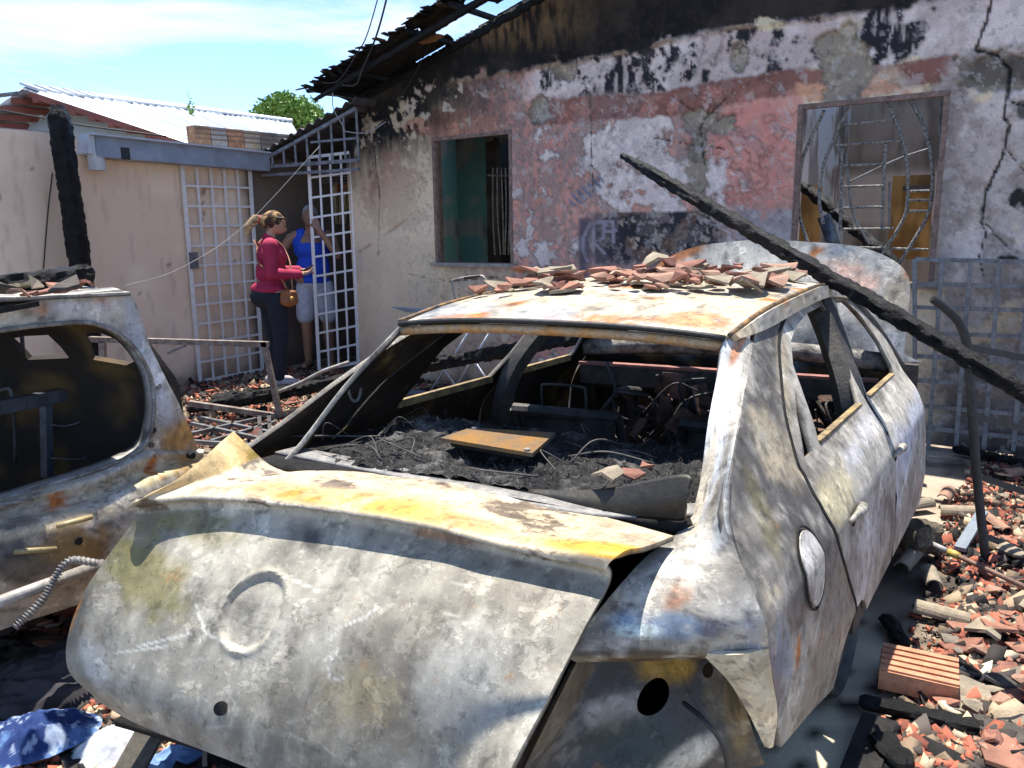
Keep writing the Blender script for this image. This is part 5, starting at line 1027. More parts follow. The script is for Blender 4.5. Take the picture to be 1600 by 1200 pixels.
rb.build('debris', mat('burnt_debris', (.10, .085, .07), rough=.9, var=.6, vscale=9, base2=(.3, .25, .2)), hatch)['kind'] = 'stuff'

# ================================================================== GATES, BARS, FRAMES
def gridgate(name, corners, ncol, nrow, label, cat='gate', t=.026, m='whitebar', out=None):
    """corners tl,tr,br,bl in the world; every bar its own piece"""
    tl, tr, br, bl = [np.asarray(q, float) for q in corners]; g = thing(name, (bl+br)/2, label, cat)
    nv = out if out is not None else nrm(np.cross(tr-tl, bl-tl))
    for k in range(ncol+1):
        u = k/ncol; e = k in (0, ncol); mk('stile' if e else 'vertical_bar', *beam(tl+(tr-tl)*u, bl+(br-bl)*u, t*(1.35 if e else .8), t*(1.0 if e else .8), nv), m, g)
    for k in range(nrow+1):
        v = k/nrow; e = k in (0, nrow); mk('rail' if e else 'horizontal_bar', *beam(tl+(bl-tl)*v+nv*.004, tr+(br-tr)*v+nv*.004, t*(1.2 if e else .85), t*.8, nv), m, g)
    return g
gl = gridgate('grid_gate', [left(284, 258, .05), left(390, 264, .05), left(410, 577, .05), left(313, 596, .06)], 5, 11, 'white square-grid iron gate leaf folded open against the beige wall')
lk = left(303, 407, .085); V, F = obox(lk, LN*.012, FN*.045, np.array([0, 0, .085])); mk('lock_plate', V, F, 'greymetal', gl); mk('latch', *beam(left(296, 404, .1), left(316, 402, .1), .016, .016), 'greymetal', gl)
gY = (FP0+FR*UL)[1]
gridgate('grid_gate', [ny(482, 246, gY-.03), ny(549, 238, gY-.02), ny(560, 566, gY-.02), ny(499, 579, gY-.03)], 4, 11, 'white square-grid iron gate leaf with the man behind it, at the house corner')
# fallen iron grid leaning on the house front, right
ig = thing('iron_grid', front(1520, 705, .12), 'grey iron grid panel leaning on the scorched wall at far right', 'grid panel')
for yl, yr in ((405, 409), (443, 448), (480, 485), (520, 526), (556, 567), (594, 607), (633, 648), (667, 685), (701, 722)):
    xl = 1429-(yl-405)*.0+4*math.sin(yl); mk('horizontal_bar', *beam(front(xl, yl, .11), front(1655, yr+(yr-yl)*.3, .11), .012, .028, (0, 0, 1)), 'gridiron' if 'gridiron' in M else M.setdefault('gridiron', mat('grid_iron', (.27, .275, .275), rough=.7, metal=.1, var=.4, vscale=14, base2=(.16, .155, .15))), ig)
for (xt, xb) in ((1429, 1430), (1473, 1450), (1517, 1493), (1563, 1537), (1610, 1583), (1652, 1630)):
    mk('vertical_bar', *beam(front(xt, 405, .128), front(xb, 705, .128), .012, .028, FR), 'gridiron', ig)
# bent pipe frame standing in the rubble
pb_ = onz(1540, 876); pY = pb_[1]; D_ = lambda x, y, dy=0: ny(x, y, pY+dy)
pf = thing('pipe_frame', pb_, 'dark bent steel pipe frame with cross rails standing in the rubble, right', 'frame')
V, F = tube(crv([D_(1458, 467), D_(1478, 482), D_(1498, 503), D_(1510, 535), D_(1516, 600), D_(1526, 740), D_(1540, 876)], 8), .020, 12); mk('bent_post', V, F, 'pipe', pf, smooth=True, sharp=60)
V, F = tube([D_(1458, 467)-nrm(D_(1478, 482)-D_(1458, 467))*.003, D_(1461, 469.5)], .0165, 12); mk('pipe_mouth', V, F, 'soot', pf)
for a, b_ in (((1512, 542), (1720, 583)), ((1520, 650), (1720, 700)), ((1532, 745), (1720, 810)), ((1539, 838), (1720, 905))): mk('cross_rail', *beam(D_(*a), D_(*b_, .35), .022, .03), 'pipe', pf)
mk('bent_post', *tube([D_(1718, 560, .35), D_(1722, 915, .35)], .022, 10), 'pipe', pf, smooth=True)
# rusty square-tube frame between the cars
q0 = onz(432, 655); fy = q0[1]; E_ = lambda x, y, dy=0: ny(x, y, fy+dy)
tf_ = thing('square_tube_stand', q0, 'rusty square-tube metal frame standing between the two burnt cars', 'frame')
for a, b_ in (((140, 530), (420, 538)), ((412, 534), (438, 652)), ((296, 630), (434, 650)), ((160, 533), (163, 640))): mk('frame_tube', *beam(E_(*a), E_(*b_), .05, .045), mat('fr_%d' % a[0], (.30, .26, .22), rough=.7, metal=.1, var=.5, vscale=16, base2=(.16, .11, .08)), tf_)
mk('frame_tube', *beam(E_(262, 552), E_(290, 540), .02, .02), 'greymetal', tf_)
o = mk('curved_tube', *tube(crv([E_(436, 612), E_(470, 598), E_(505, 580), E_(545, 566)], 6), .016, 8), 'palemetal', smooth=True); setp(o, 'pale bent tube resting on the rusty frame beside the trunk pillar', 'tube')
gg = thing('fallen_grille', onz(380, 690), 'dark metal grille lying flat on the ground between the cars', 'grille')
for a, b_ in (((300, 662), (425, 690)), ((310, 652), (440, 680)), ((300, 678), (400, 655)), ((330, 690), (430, 660)), ((405, 650), (408, 700)), ((420, 648), (424, 700)), ((300, 690), (440, 700))): mk('bar', *beam(onz(*a, .06), onz(*b_, .06), .03, .03), 'greymetal' if a[0] < 400 else 'sootmetal', gg)

# ================================================================== TIMBERS
def dpt(px, py, D): r = ray(px, py); return EYE + r*(D/FPX)
p0, p1 = dpt(972, 243, 4.4), dpt(1600, 612, 2.58)
pe = p1+(p1-p0)*((p1[2]-.04)/(p0[2]-p1[2]))
o = charlog('charred_beam', p0, pe, .066, seed=21); setp(o, 'long charred roof beam slanting across the sedan from the wall to the ground', 'timber')
pY_ = left(140, 560, .30)[1]; b0 = ny(152, 600, pY_); b0[2] = 0; o = charlog('charred_post', b0, ny(90, 165, pY_), .20, seed=31, flat=.8, crk_=.45); setp(o, 'tall charred wooden post standing before the beige wall, left', 'post')
for px, py in ((82, 270), (118, 250)): pass
o = charlog('charred_beam', hw(hcon(-60, 455, .22)), hw(hcon(143, 428, .22)), .085, seed=41); setp(o, "charred timber lying on the hatchback's roof", 'timber')
a = onz(296, 640, .06); bb = ny(1010, 508, 6.5)
o = charlog('charred_beam', a, bb, .15, seed=51, flat=.8); setp(o, 'long charred board lying behind the sedan, seen through its rear window', 'timber')
for i, (x0, y0, x1, y1, w, z, lb) in enumerate(((1342, 1094, 1530, 1136, .07, .04, 'charred stick lying in front of the hollow brick'), (1368, 1150, 1412, 1200, .10, .04, 'charred lump of wood at the bottom right of the sedan'), (1383, 962, 1412, 1008, .07, .03, 'short charred plank leaning against the concrete strip beside the sedan'),
        (1480, 1025, 1530, 1062, .06, .03, 'short charred stick in the rubble right of the hollow brick'), (1395, 1018, 1440, 1036, .06, .04, 'charred chunk just behind the hollow brick'), (330, 622, 470, 604, .12, .05, 'charred plank on the ground at the foot of the white gate'), (1490, 700, 1640, 735, .09, .04, 'charred board on the ground under the iron grid'))):
    o = charlog('charred_wood', onz(x0, y0, z), onz(x1, y1, z), w, seed=60+i, flat=.6); setp(o, lb, 'timber')
o = mk('scorched_board', *obox(onz(1352, 1185, .03), RT*.05, FW*.22, np.array([0, 0, .015])), 'soot'); setp(o, 'flat blackened board on the concrete beside the rear wheel', 'board')

# ================================================================== CABLES
def cable(name, pts, r, label, m='wire'): o = mk(name, *tube(crv(pts, 8), r, 6), m, smooth=True); setp(o, label, 'cable'); return o
cable('cable', [ny(611, -30, 7.6), ny(590, 50, 7.8), ny(566, 110, 8.0), ny(556, 132, 8.1), ny(535, 133, 8.2)], .010, 'thick black cable dropping from above to the broken roof edge')
cable('cable', [ny(598, -30, 7.6), ny(575, 50, 7.8), ny(560, 80, 7.9), ny(530, 125, 8.1), ny(505, 130, 8.2)], .006, 'thin cable beside the thick black one at the broken roof edge')
cable('cable', [ny(520, 145, 8.3), ny(521, 170, 8.3), ny(535, 195, 8.3), ny(540, 205, 8.3), ny(575, 207, 8.2), ny(603, 190, 8.2)], .005, 'loose pale wire dangling under the eaves over the passage', 'lightwire')
cable('cable', [ny(700, 0, 7.6), ny(680, 50, 7.8), ny(664, 85, 8.0), ny(640, 130, 8.2), ny(625, 155, 8.3)], .005, 'thin wire hanging in front of the sooty gable')
cable('cable', [ny(500, 228, 8.2), ny(383, 352, 7.6), ny(280, 420, 7.0), ny(190, 448, 6.6)], .0025, 'thin pale wire slanting across the open white gate', 'lightwire')
cable('cable', [ny(-20, 168, 7.6), ny(60, 183, 7.5), ny(130, 196, 7.5), ny(260, 213, 7.6)], .008, 'black cable strung in front of the pale gable')
cable('cable', [onpl(82, 270, LP0+LN*.03, LN), onpl(75, 330, LP0+LN*.03, LN), onpl(68, 420, LP0+LN*.03, LN)], .006, 'thin black wire hanging down the beige wall beside the charred post')
s0, s1 = wor(con_r(130, 1025, -.62)), wor(con_r(790, 1192, .52)); sd = sun_dir
c0, c1 = s0+sd*1.95, s1+sd*1.9; dv = c1-c0
cable('power_line', [c0-dv*5, c0-dv*2, c0, c1, c1+dv*2, c1+dv*6], .013, 'overhead power line whose shadow crosses the trunk lid')

# ================================================================== RUBBLE, TILES
tcol = [(.36, .16, .105), (.28, .115, .08), (.39, .22, .15), (.33, .27, .19), (.21, .17, .13), (.07, .06, .052), (.39, .31, .215)]
tcol = [tuple(x*.92+y*.08 for x, y in zip(c_, (.33, .28, .22))) for c_ in tcol]
TM = [mat('terracotta_%d' % i, c_, rough=.85, var=.35, vscale=9, bump=.5, bscale=70, base2=(c_[0]*.6, c_[1]*.62, c_[2]*.65), spec=.25) for i, c_ in enumerate(tcol)]
def shardmesh(seed, L_, W_, curve, m):
    r = np.random.default_rng(seed); n = r.integers(5, 8); an = np.sort(r.uniform(0, 2*math.pi, n) + np.linspace(0, .01, n)); an = np.linspace(0, 2*math.pi, n, endpoint=False)+r.uniform(-.3, .3, n)
    po = [(L_*.5*math.cos(t)*r.uniform(.7, 1.1), W_*.5*math.sin(t)*r.uniform(.7, 1.1)) for t in an]
    V, F, inn, uv = panel(po, [], max(L_, W_)*.33, lambda p: np.stack([p[:, 0], p[:, 1], curve*(1-(p[:, 1]/(W_*.5))**2)], 1), .013)
    me = bpy.data.meshes.new('tile_shard'); me.from_pydata((V+np.array([0, 0, .01])).tolist(), [], F); me.materials.append(m); return me
SHM = []
for i in range(22):
    sz = (.10, .14, .18, .22)[i % 4]; SHM.append(shardmesh(300+i, sz, sz*RNG.uniform(.5, .85), RNG.uniform(0, .055), TM[(0, 1, 2, 3, 0, 4, 2, 1, 5, 6, 0)[i % 11]]))
def tilemesh(m):
    t = np.linspace(-.5, .5, 9)*math.pi*.95; G = np.stack([np.stack([np.full(9, x), (.075+.012*x)*np.sin(t), (.075+.012*x)*np.cos(t)], 1) for x in np.linspace(-.2, .2, 7)]); V, F, _ = sheet(G, .011); V[:, 2] -= V[:, 2].min()
    me = bpy.data.meshes.new('roof_tile'); me.from_pydata(V.tolist(), [], F.tolist()); me.materials.append(m); return me
TLM = [tilemesh(TM[3]), tilemesh(TM[2]), tilemesh(TM[6])]
CN = {'terracotta_0': 'orange-red', 'terracotta_1': 'deep red', 'terracotta_2': 'pale orange', 'terracotta_3': 'buff', 'terracotta_4': 'brown-grey', 'terracotta_5': 'soot-black', 'terracotta_6': 'sandy'}
def put(me, name, p, rot, label, cat, group, sc=1.0):
    if name == 'tile_shard':
        cn = CN[me.materials[0].name]; sz = 'large ' if sc*max(v.co[0] for v in me.vertices) > .075 else 'small '; label = sz+cn+' '+label.replace('broken terracotta roof tile', 'broken roof tile').replace('broken terracotta', 'broken').replace('terracotta shard', 'tile shard'); group = sz+cn+' '+group
    o = bpy.data.objects.new(name, me); COL.objects.link(o); o.location = tuple(p); o.rotation_euler = rot; o.scale = (sc, sc, sc); return setp(o, label, cat, group)
r_ = np.random.default_rng(99); cnt = 0
while cnt < 130:                                     # right of the sedan
    px, py = r_.uniform(1375, 1625), 690+510*r_.random()**.9
    p = onz(px, py, 0); q = loc(p)
    if q[0] < 1.10+.12*r_.random() + (.12 if q[1] < .75 else 0): continue
    if -((p-FP0) @ FN) > -.15: continue
    rows = -1.0*(p[1]); sc = (.28+.75*r_.random()**2.0)*(1 if q[1] > .2 else .55)
    put(SHM[r_.integers(22)], 'tile_shard', p+np.array([0, 0, r_.uniform(.0, .05)]), (r_.normal(0, .16), r_.normal(0, .16), r_.uniform(0, 6.3)), 'broken terracotta roof tile shard lying in the rubble right of the sedan', 'tile shard', 'tile shards right of the sedan', sc); cnt += 1
def roofz(r, y): return np.interp(y, ys, zc_) - (np.interp(y, ys, zc_)-np.interp(y, ys, ze))*abs(r/.57)**2.4
for k in range(102):                                  # on the sedan's roof
    t = r_.random(); r = -.47+.97*t+r_.normal(0, .02); y = .82+.28*t+r_.uniform(-.24, .40); z = roofz(r, y)+.004+abs(r_.normal(0, .018))
    put(SHM[r_.choice([0, 1, 2, 3, 4, 5, 6, 7, 9, 10, 11, 12, 13, 15])], 'tile_shard', cw([r, y, z]), (r_.normal(0, .11), r_.normal(0, .11), r_.uniform(0, 6.3)), "broken terracotta tile shard in the heap on the sedan's roof", 'tile shard', "tile shards on the sedan's roof", r_.uniform(.55, 1.05))
for k in range(12):
    p = onz(r_.uniform(-20, 170), r_.uniform(446, 470), zt+.02); put(SHM[r_.integers(22)], 'tile_shard', p+np.array([0, 0, .01]), (r_.normal(0, .3), r_.normal(0, .3), r_.uniform(0, 6.3)), "broken tile shard on the hatchback's roof beside the charred timber", 'tile shard', "tile shards on the hatchback's roof", r_.uniform(.5, .9))
for k in range(22):
    px, py = r_.uniform(-20, 130), r_.uniform(905, 1035); p = onz(px, py, 0); put(SHM[r_.choice([0, 1, 2, 4, 7, 10, 5])], 'tile_shard', p+np.array([0, 0, r_.uniform(.02, .09)]), (r_.normal(0, .3), r_.normal(0, .3), r_.uniform(0, 6.3)), 'broken terracotta shard between the hatchback and the clothes heap', 'tile shard', 'tile shards at the lower left', r_.uniform(.45, 1.0))
for k in range(28):
    px, py = r_.uniform(290, 480), r_.uniform(612, 690); p = onz(px, py, 0); put(SHM[r_.choice([0, 1, 2, 4, 7, 10, 5])], 'tile_shard', p+np.array([0, 0, .02]), (r_.normal(0, .3), r_.normal(0, .3), r_.uniform(0, 6.3)), 'broken terracotta shard on the ground behind the two cars', 'tile shard', 'tile shards behind the cars', r_.uniform(.5, 1.0))
for k, (px, py, rot, tilt) in enumerate(((1432, 790, .3, .2), (1478, 775, .9, .5), (1500, 800, -.3, .3), (1455, 905, 1.2, .2), (1555, 820, 1.6, .4), (1470, 960, -.5, .25), (1420, 875, .8, .1), (1580, 740, .5, .3))):
    put(TLM[k % 3], 'roof_tile', onz(px, py, .03), (tilt, .15*math.sin(k*3), rot), 'nearly whole half-round clay roof tile lying in the rubble right of the sedan', 'roof tile', 'half-round roof tiles in the rubble', .5)
# small uncountable rubble
ch_v, ch_f, ch_c = [], [], []; n0 = 0; N_ = 70000
P_ = []
while len(P_) < N_:
    z = r_.random()
    if z < .50: px, py = r_.uniform(1365, 1640), 670+540*r_.random()**.8
    elif z < .68: px, py = r_.uniform(1640, 2300), 680+520*r_.random()
    elif z < .82: px, py = r_.uniform(280, 760), r_.uniform(575, 700)
    else: px, py = r_.uniform(-60, 460), r_.uniform(880, 1230)
    p = onz(px, py, 0)
    q = loc(p)
    if px > 1300 and (q[0] < .98+.12*r_.random() or (q[0] < 1.13 and .6 < q[1] < 2.0 and r_.random() < .93)): continue
    if -((p-FP0) @ FN) > -.05 or ((p-FP0) @ FR) < LU+.05: continue
    P_.append(p)
P_ = np.array(P_); S_ = r_.gamma(1.1, .0078, (N_, 1))+.0025; A = r_.normal(size=(N_, 3)); A /= np.linalg.norm(A, axis=1, keepdims=True); B = np.cross(A, r_.normal(size=(N_, 3))); B /= np.linalg.norm(B, axis=1, keepdims=True); C3 = np.cross(A, B)
base8 = np.array([(sx, sy, sz) for sz in (-1, 1) for sx, sy in ((-1, -1), (1, -1), (1, 1), (-1, 1))], float)[None]*r_.uniform(.6, 1.2, (N_, 8, 1))*np.array([1, .7, .3])
Vc = P_[:, None]+np.array([0, 0, .006])+S_[:, None]*(base8[..., 0:1]*A[:, None]+base8[..., 1:2]*B[:, None]+base8[..., 2:3]*C3[:, None])
Fc = (np.array(BOXF)[None]+(np.arange(N_)*8)[:, None, None]).reshape(-1, 4)
pal = np.array([srgb(168, 98, 76), srgb(132, 78, 62), srgb(176, 156, 128), srgb(60, 54, 50), srgb(28, 27, 27), srgb(130, 112, 92), srgb(86, 78, 72), srgb(206, 192, 164)]); ci = r_.choice(8, N_, p=[.22, .12, .09, .18, .17, .10, .10, .02])
o = mk('rubble', Vc.reshape(-1, 3), Fc, 'baked', cols=np.repeat(pal[ci]*r_.uniform(.75, 1.2, (N_, 1)), 8, 0)); setp(o, 'fine litter of tile chips, ash and charcoal strewn over the ground', 'rubble', kind='stuff')
# hollow brick
hb_ = thing('hollow_brick', onz(1428, 1088), 'ribbed orange hollow brick lying on the concrete strip at lower right', 'brick')
ex, ey = nrm(RT*.95+FW*.10), nrm(FW*.95-RT*.1); hc0 = onz(1432, 1090)+ey*.06+ex*.0
om = mat('orange_fired_clay', (.52, .25, .14), rough=.85, var=.3, vscale=12, bump=.5, base2=(.40, .17, .09)); W2_, D2_, H2_ = .12, .095, .07
V, F = obox(hc0+np.array([0, 0, H2_/2+.02]), ex*W2_, ey*D2_, np.array([0, 0, H2_/2])); mk('body', V, F, om, hb_)
for k in range(5): 
    y_ = -D2_+.02+k*.04; mk('rib', *beam(hc0+ex*-W2_+ey*y_+np.array([0, 0, H2_+.022]), hc0+ex*W2_+ey*y_+np.array([0, 0, H2_+.022]), .026, .010), om, hb_)
for k in range(3):
    for j in range(1): V, F = obox(hc0-ex*(W2_+.001)+ey*(-.06+k*.06)+np.array([0, 0, .057]), ex*.002, ey*.022, np.array([0, 0, .024])); mk('cell', V, F, 'soot', hb_)
# pole with its yellow collar, fibrous stump
o = thing('metal_pole', onz(1530, 900), 'long rusty pole with a yellow collar lying over the rubble at right', 'pole')
pA, pB = onz(1452, 848, .10), onz(1640, 935, .05); mk('shaft', *tube([pA, pB], .012, 8), mat('rusty_pole', (.24, .14, .10), rough=.7, var=.4, vscale=20), o, smooth=True)
mk('collar', *tube([pA+(pB-pA)*.18, pA+(pB-pA)*.27], .018, 8), mat('yellow_collar', (.5, .36, .08), rough=.6, var=.3), o, smooth=True); mk('tip', *tube([pA, pA+(pB-pA)*.18], .014, 8), 'palemetal', o, smooth=True)
mk('blade', *beam(onz(1500, 858, .06), onz(1535, 800, .12), .05, .02), mat('bluegrey_strip', (.22, .26, .31), rough=.6, var=.3), o)
o = charlog('fibre_stump', onz(1412, 846, .09), onz(1462, 838, .10), .17, seed=88, m=mat('dry_fibre', (.16, .12, .075), rough=.95, var=.6, vscale=40, bump=1.0, bscale=90, base2=(.06, .05, .04))); setp(o, 'stubby fibrous burnt stump lying beside the sedan near the pole', 'stump')

# ================================================================== CHAR AND ASH ON THE PARCEL SHELF
m_, n_ = 220, 120; rr, yy = np.meshgrid(np.linspace(-.64, .62, m_), np.linspace(-.12, .48, n_), indexing='ij'); q = np.stack([rr, yy, 0*rr], -1)
h = .85+.06*fbm(q, 5, 4, 401)+.07*(fbm(q, 11, 4, 402, .5)-.5)+.03*np.abs(fbm(q, 22, 3, 403)-.5)*2 + .05*np.exp(-((rr+.35)/.22)**2-((yy-.30)/.12)**2)
h = h-.05*sst(.56, .64, np.abs(rr)); G = cw(np.stack([rr, yy, h], -1)); fl = G.reshape(-1, 3); a_ = fbm(loc(fl), 14, 4, 404)
ac = lerp(np.tile(srgb(40, 39, 38), (len(fl), 1)), srgb(104, 101, 97), sst(.52, .68, a_)*.8); ac = lerp(ac, srgb(18, 18, 18), sst(.52, .62, fbm(loc(fl), 9, 4, 405)))
o = mk('ash_bed', fl, gridF(m_, n_), 'baked', smooth=True, cols=ac); setp(o, "bed of black char and grey ash on the sedan's parcel shelf", 'ash', kind='stuff')
nf = 6000; r_ = np.random.default_rng(17); ii, jj = r_.integers(0, m_, nf), r_.integers(0, n_, nf); P_ = G[ii, jj]; d = r_.normal(size=(nf, 3)); d[:, 2] = np.abs(d[:, 2])*.7; d /= np.linalg.norm(d, axis=1, keepdims=True); l_ = r_.uniform(.006, .024, (nf, 1)); s = np.cross(d, r_.normal(size=(nf, 3))); s /= np.linalg.norm(s, axis=1, keepdims=True); w_ = .0009
mid = P_+d*l_*.5+s*l_*.15; Vf = np.stack([P_-s*w_, P_+s*w_, mid+s*w_, mid-s*w_, P_+d*l_+s*w_*.5, P_+d*l_-s*w_*.5], 1).reshape(-1, 3)
Ff = (np.array([(0, 1, 2, 3), (3, 2, 4, 5)])[None]+(np.arange(nf)*6)[:, None, None]).reshape(-1, 4); cf = lerp(np.tile(srgb(34, 33, 33), (nf, 1)), srgb(112, 109, 105), sst(.25, 1.0, r_.random(nf)))
o = mk('charred_fibres', Vf, Ff, 'baked', cols=np.repeat(cf, 6, 0)); setp(o, "tangle of grey charred seat fibres on the sedan's parcel shelf", 'fibres', kind='stuff')
spg = MB(); r_ = np.random.default_rng(71)
for k in range(26):
    p = np.array([r_.uniform(-.6, .55), r_.uniform(-.08, .42), .90]); q_ = p+np.array([r_.normal(0, .18), r_.normal(0, .09), r_.normal(0, .01)]); m_ = (p+q_)/2+np.array([r_.normal(0, .04), r_.normal(0, .04), r_.uniform(.01, .06)]); spg.tube(crv(cw(np.array([p, m_, q_])), 6), r_.uniform(.0015, .004), 5)
o = spg.build('wire_tangle', 'sootmetal', smooth=True); setp(o, "tangle of bare seat wire in the ash on the sedan's parcel shelf", 'wire', kind='stuff')
sp_ = thing('speaker', cw([-.02, .33, .90]), 'flat speaker box with an orange-rusted mesh top on the parcel shelf', 'speaker')
tl, tr, br, bl = [wor(con_z(x, y, .945)) for x, y in ((735, 668), (868, 676), (832, 708), (688, 684))]; up_ = np.array([0, 0, 1.0])
V = [tl, tr, br, bl]+[v-up_*.012 for v in (tl, tr, br, bl)]; mk('mesh_top', V, BOXF, mat('rusted_mesh', (.42, .21, .05), rough=.7, metal=.2, var=.4, vscale=12, bump=1.0, bscale=260, base2=(.20, .16, .12)), sp_)
cc = (tl+tr+br+bl)/4; V = [cc+(v-cc)*.86-up_*.0125 for v in (tl, tr, br, bl)]+[cc+(v-cc)*.80-up_*.03 for v in (tl, tr, br, bl)]; mk('case', V, BOXF, 'soot', sp_)
for v in (tl, br): mk('screw', *tube([cc+(v-cc)*.85, cc+(v-cc)*.85+up_*.006], .010, 10), 'palemetal', sp_)
for i, (x, y) in enumerate(((985, 745), (950, 752), (1010, 738))): put(SHM[(1, 3, 0)[i]], 'tile_shard', wor(con_z(x, y, .94)), (.2, .1, i), "terracotta shard lying in the ash on the sedan's parcel shelf", 'tile shard', 'tile shards on the parcel shelf', .6)
o = mk('green_rag', *[z for z in (lambda g: (g.reshape(-1, 3), gridF(*g.shape[:2])))(cw(np.stack([.20+.14*q0_, 1.55+.10*q1_, .47+.10*fbm(np.stack([q0_, q1_, 0*q0_], -1), 3, 4, 9)], -1) if True else None) for q0_, q1_ in [np.meshgrid(np.linspace(-1, 1, 30), np.linspace(-1, 1, 24), indexing='ij')])][0:1][0] if False else (lambda g: (g.reshape(-1, 3), gridF(*g.shape[:2])))(cw(np.stack([.20+.14*np.linspace(-1, 1, 30)[:, None]+0*np.zeros((30, 24)), 1.55+.10*np.linspace(-1, 1, 24)[None]+np.zeros((30, 24)), .45+.16*fbm(np.stack([np.linspace(-1, 1, 30)[:, None]+np.zeros((30, 24)), np.linspace(-1, 1, 24)[None]+np.zeros((30, 24)), np.zeros((30, 24))], -1), 3, 4, 9)], -1))), mat('pale_green_rag', (.34, .42, .30), rough=.9, var=.4, vscale=14, base2=(.5, .48, .42)), smooth=True); setp(o, "crumpled pale green rag inside the sedan below the dashboard", 'rag')

# ================================================================== DRYING RACK BY THE WALL
dr = thing('drying_rack', front(690, 600, .55), 'white folding clothes rack standing by the wall behind the sedan', 'clothes rack')
wp_ = mat('white_enamel', (.62, .64, .68), rough=.5, var=.2, vscale=20)
fr_ = lambda x, y, o_=.55: front(x, y, o_)
for a, b_ in (((640, 505), (716, 608)), ((745, 500), (670, 615)), ((770, 512), (712, 604)), ((738, 560), (770, 606))): mk('leg', *tube([fr_(*a), fr_(*b_)], .011, 7), wp_, dr, smooth=True)
mk('handle', *tube(crv([fr_(712, 470), fr_(707, 445), fr_(710, 437), fr_(748, 431), fr_(758, 436), fr_(768, 455)], 6), .010, 7), 'palemetal', dr, smooth=True); mk('grip', *tube([fr_(726, 434.5, .55), fr_(750, 431, .55)], .014, 8), 'sootmetal', dr, smooth=True)
for k in range(5): mk('rod', *tube([fr_(612+k*5, 480+k*1.6, .62-.06*k), fr_(770+k*4, 488+k*2, .62-.06*k)], .006, 6), mat('bluish_rod%d' % k, (.40, .50, .60), rough=.5, var=.2), dr, smooth=True)
o = mk('plastic_tray', *obox(front(640, 620, .9), FR*.16, FN*.10, np.array([0, 0, .05])), mat('scorched_blue_plastic', (.10, .14, .19), rough=.6, var=.5, vscale=8)); setp(o, 'scorched blue-grey tray on the ground under the clothes rack', 'tray')

# ================================================================== LOWER LEFT: CLOTHES, HOSE, PIPE
def cloth(name, px, py, sx, sy, hgt, seed, cf_, label, rot=0.0, z0=0.0, fr=5.0, n=90):
    a, b_ = np.meshgrid(np.linspace(-1, 1, n), np.linspace(-1, 1, n), indexing='ij'); q = np.stack([a*sx*1.0, b_*sy*1.0, 0*a], -1); wv = fbm(q, fr*.6, 3, seed)
    rid = 1-np.abs(2*fbm(q*np.array([1, 2.2, 1])+wv[..., None]*.5, fr, 3, seed+1)-1); rid2 = 1-np.abs(2*fbm(q*np.array([2.0, 1, 1])+wv[..., None]*.4, fr*2.0, 3, seed+2)-1)
    e = np.clip(np.hypot(a, b_)+.45*(fbm(q, 3.5, 3, seed+5)-.5), 0, 1.4); h = hgt*(sst(1.05, .1, e)*(.35+.5*fbm(q, 2.4, 3, seed+3))+.30*rid**3*sst(1.1, .7, e)+.12*rid2**3*sst(1.1, .7, e))+.006
    c0_ = onz(px, py, z0); ca, sa = math.cos(rot), math.sin(rot); x = a*sx+.02*(fbm(q, 6, 2, seed+7)-.5); y = b_*sy
    P = c0_+np.stack([x*ca-y*sa, x*sa+y*ca, h], -1); F = gridF(n, n); ec = (e[:-1, :-1]+e[1:, 1:]).ravel()/2; F = F[ec < 1.0]; us = np.unique(F); mp2 = np.zeros(n*n, int); mp2[us] = np.arange(len(us))
    return setp(mk(name, P.reshape(-1, 3)[us], mp2[F], M['cloth'], smooth=True, cols=cf_(q, a, b_).reshape(-1, 3)[us]), label, 'cloth')
M['cloth'] = mat('cloth', rough=.92, var=.15, bump=.4, bscale=220, spec=.15)
def plainc(c1, c2, seed): return lambda q, a, b_: lerp(np.tile(c1, a.shape+(1,)), c2, sst(.45, .62, fbm(q, 6, 4, seed)))
cloth('cloth', 95, 1070, .36, .26, .12, 501, plainc(srgb(66, 64, 67), srgb(40, 39, 42), 1), 'heap of crumpled black cloth beside the trunk lid, lower left', .5)
cloth('cloth', 20, 1035, .26, .16, .10, 511, plainc(srgb(84, 76, 70), srgb(50, 46, 44), 3), 'dark brownish cloth beyond the black heap near the red shards', .2)
def bluec(q, a, b_):
    k = lerp(np.tile(srgb(40, 58, 104), a.shape+(1,)), srgb(92, 122, 166), sst(.40, .62, fbm(q, 12, 5, 7, .6))); k = lerp(k, srgb(176, 190, 208), sst(.56, .66, fbm(q, 34, 4, 8, .6))*.6); k = lerp(k, srgb(232, 222, 214), sst(.66, .74, b_+.16*a)); return lerp(k, srgb(206, 60, 140), sst(-.8, -.95, a)*.9)
cloth('cloth', 50, 1158, .20, .14, .09, 521, bluec, 'blue patterned cloth with a white hem on the black heap', .35, .05, 5, 140)
cloth('cloth', 175, 1175, .12, .10, .07, 531, plainc(srgb(196, 198, 200), srgb(120, 122, 124), 5), 'pale grey rag under the lower edge of the trunk lid', 0, .02, 8, 60)
cloth('cloth', 270, 1192, .13, .07, .06, 541, plainc(srgb(120, 150, 196), srgb(206, 214, 226), 6), 'light blue rag at the bottom edge under the trunk lid', .2, .01, 8, 60)
cloth('cloth', 350, 1215, .2, .12, .05, 551, plainc(srgb(40, 38, 38), srgb(24, 23, 24), 9), 'sooty black rag in the shade below the trunk lid', 0, 0, 6, 60)
o = mk('scorched_plank', *beam(onz(196, 1215, .06), onz(236, 1142, .14), .10, .012), mat('brown_panel', (.09, .075, .055), rough=.7, var=.5)); setp(o, 'narrow scorched brown plank propped under the trunk lid', 'panel')
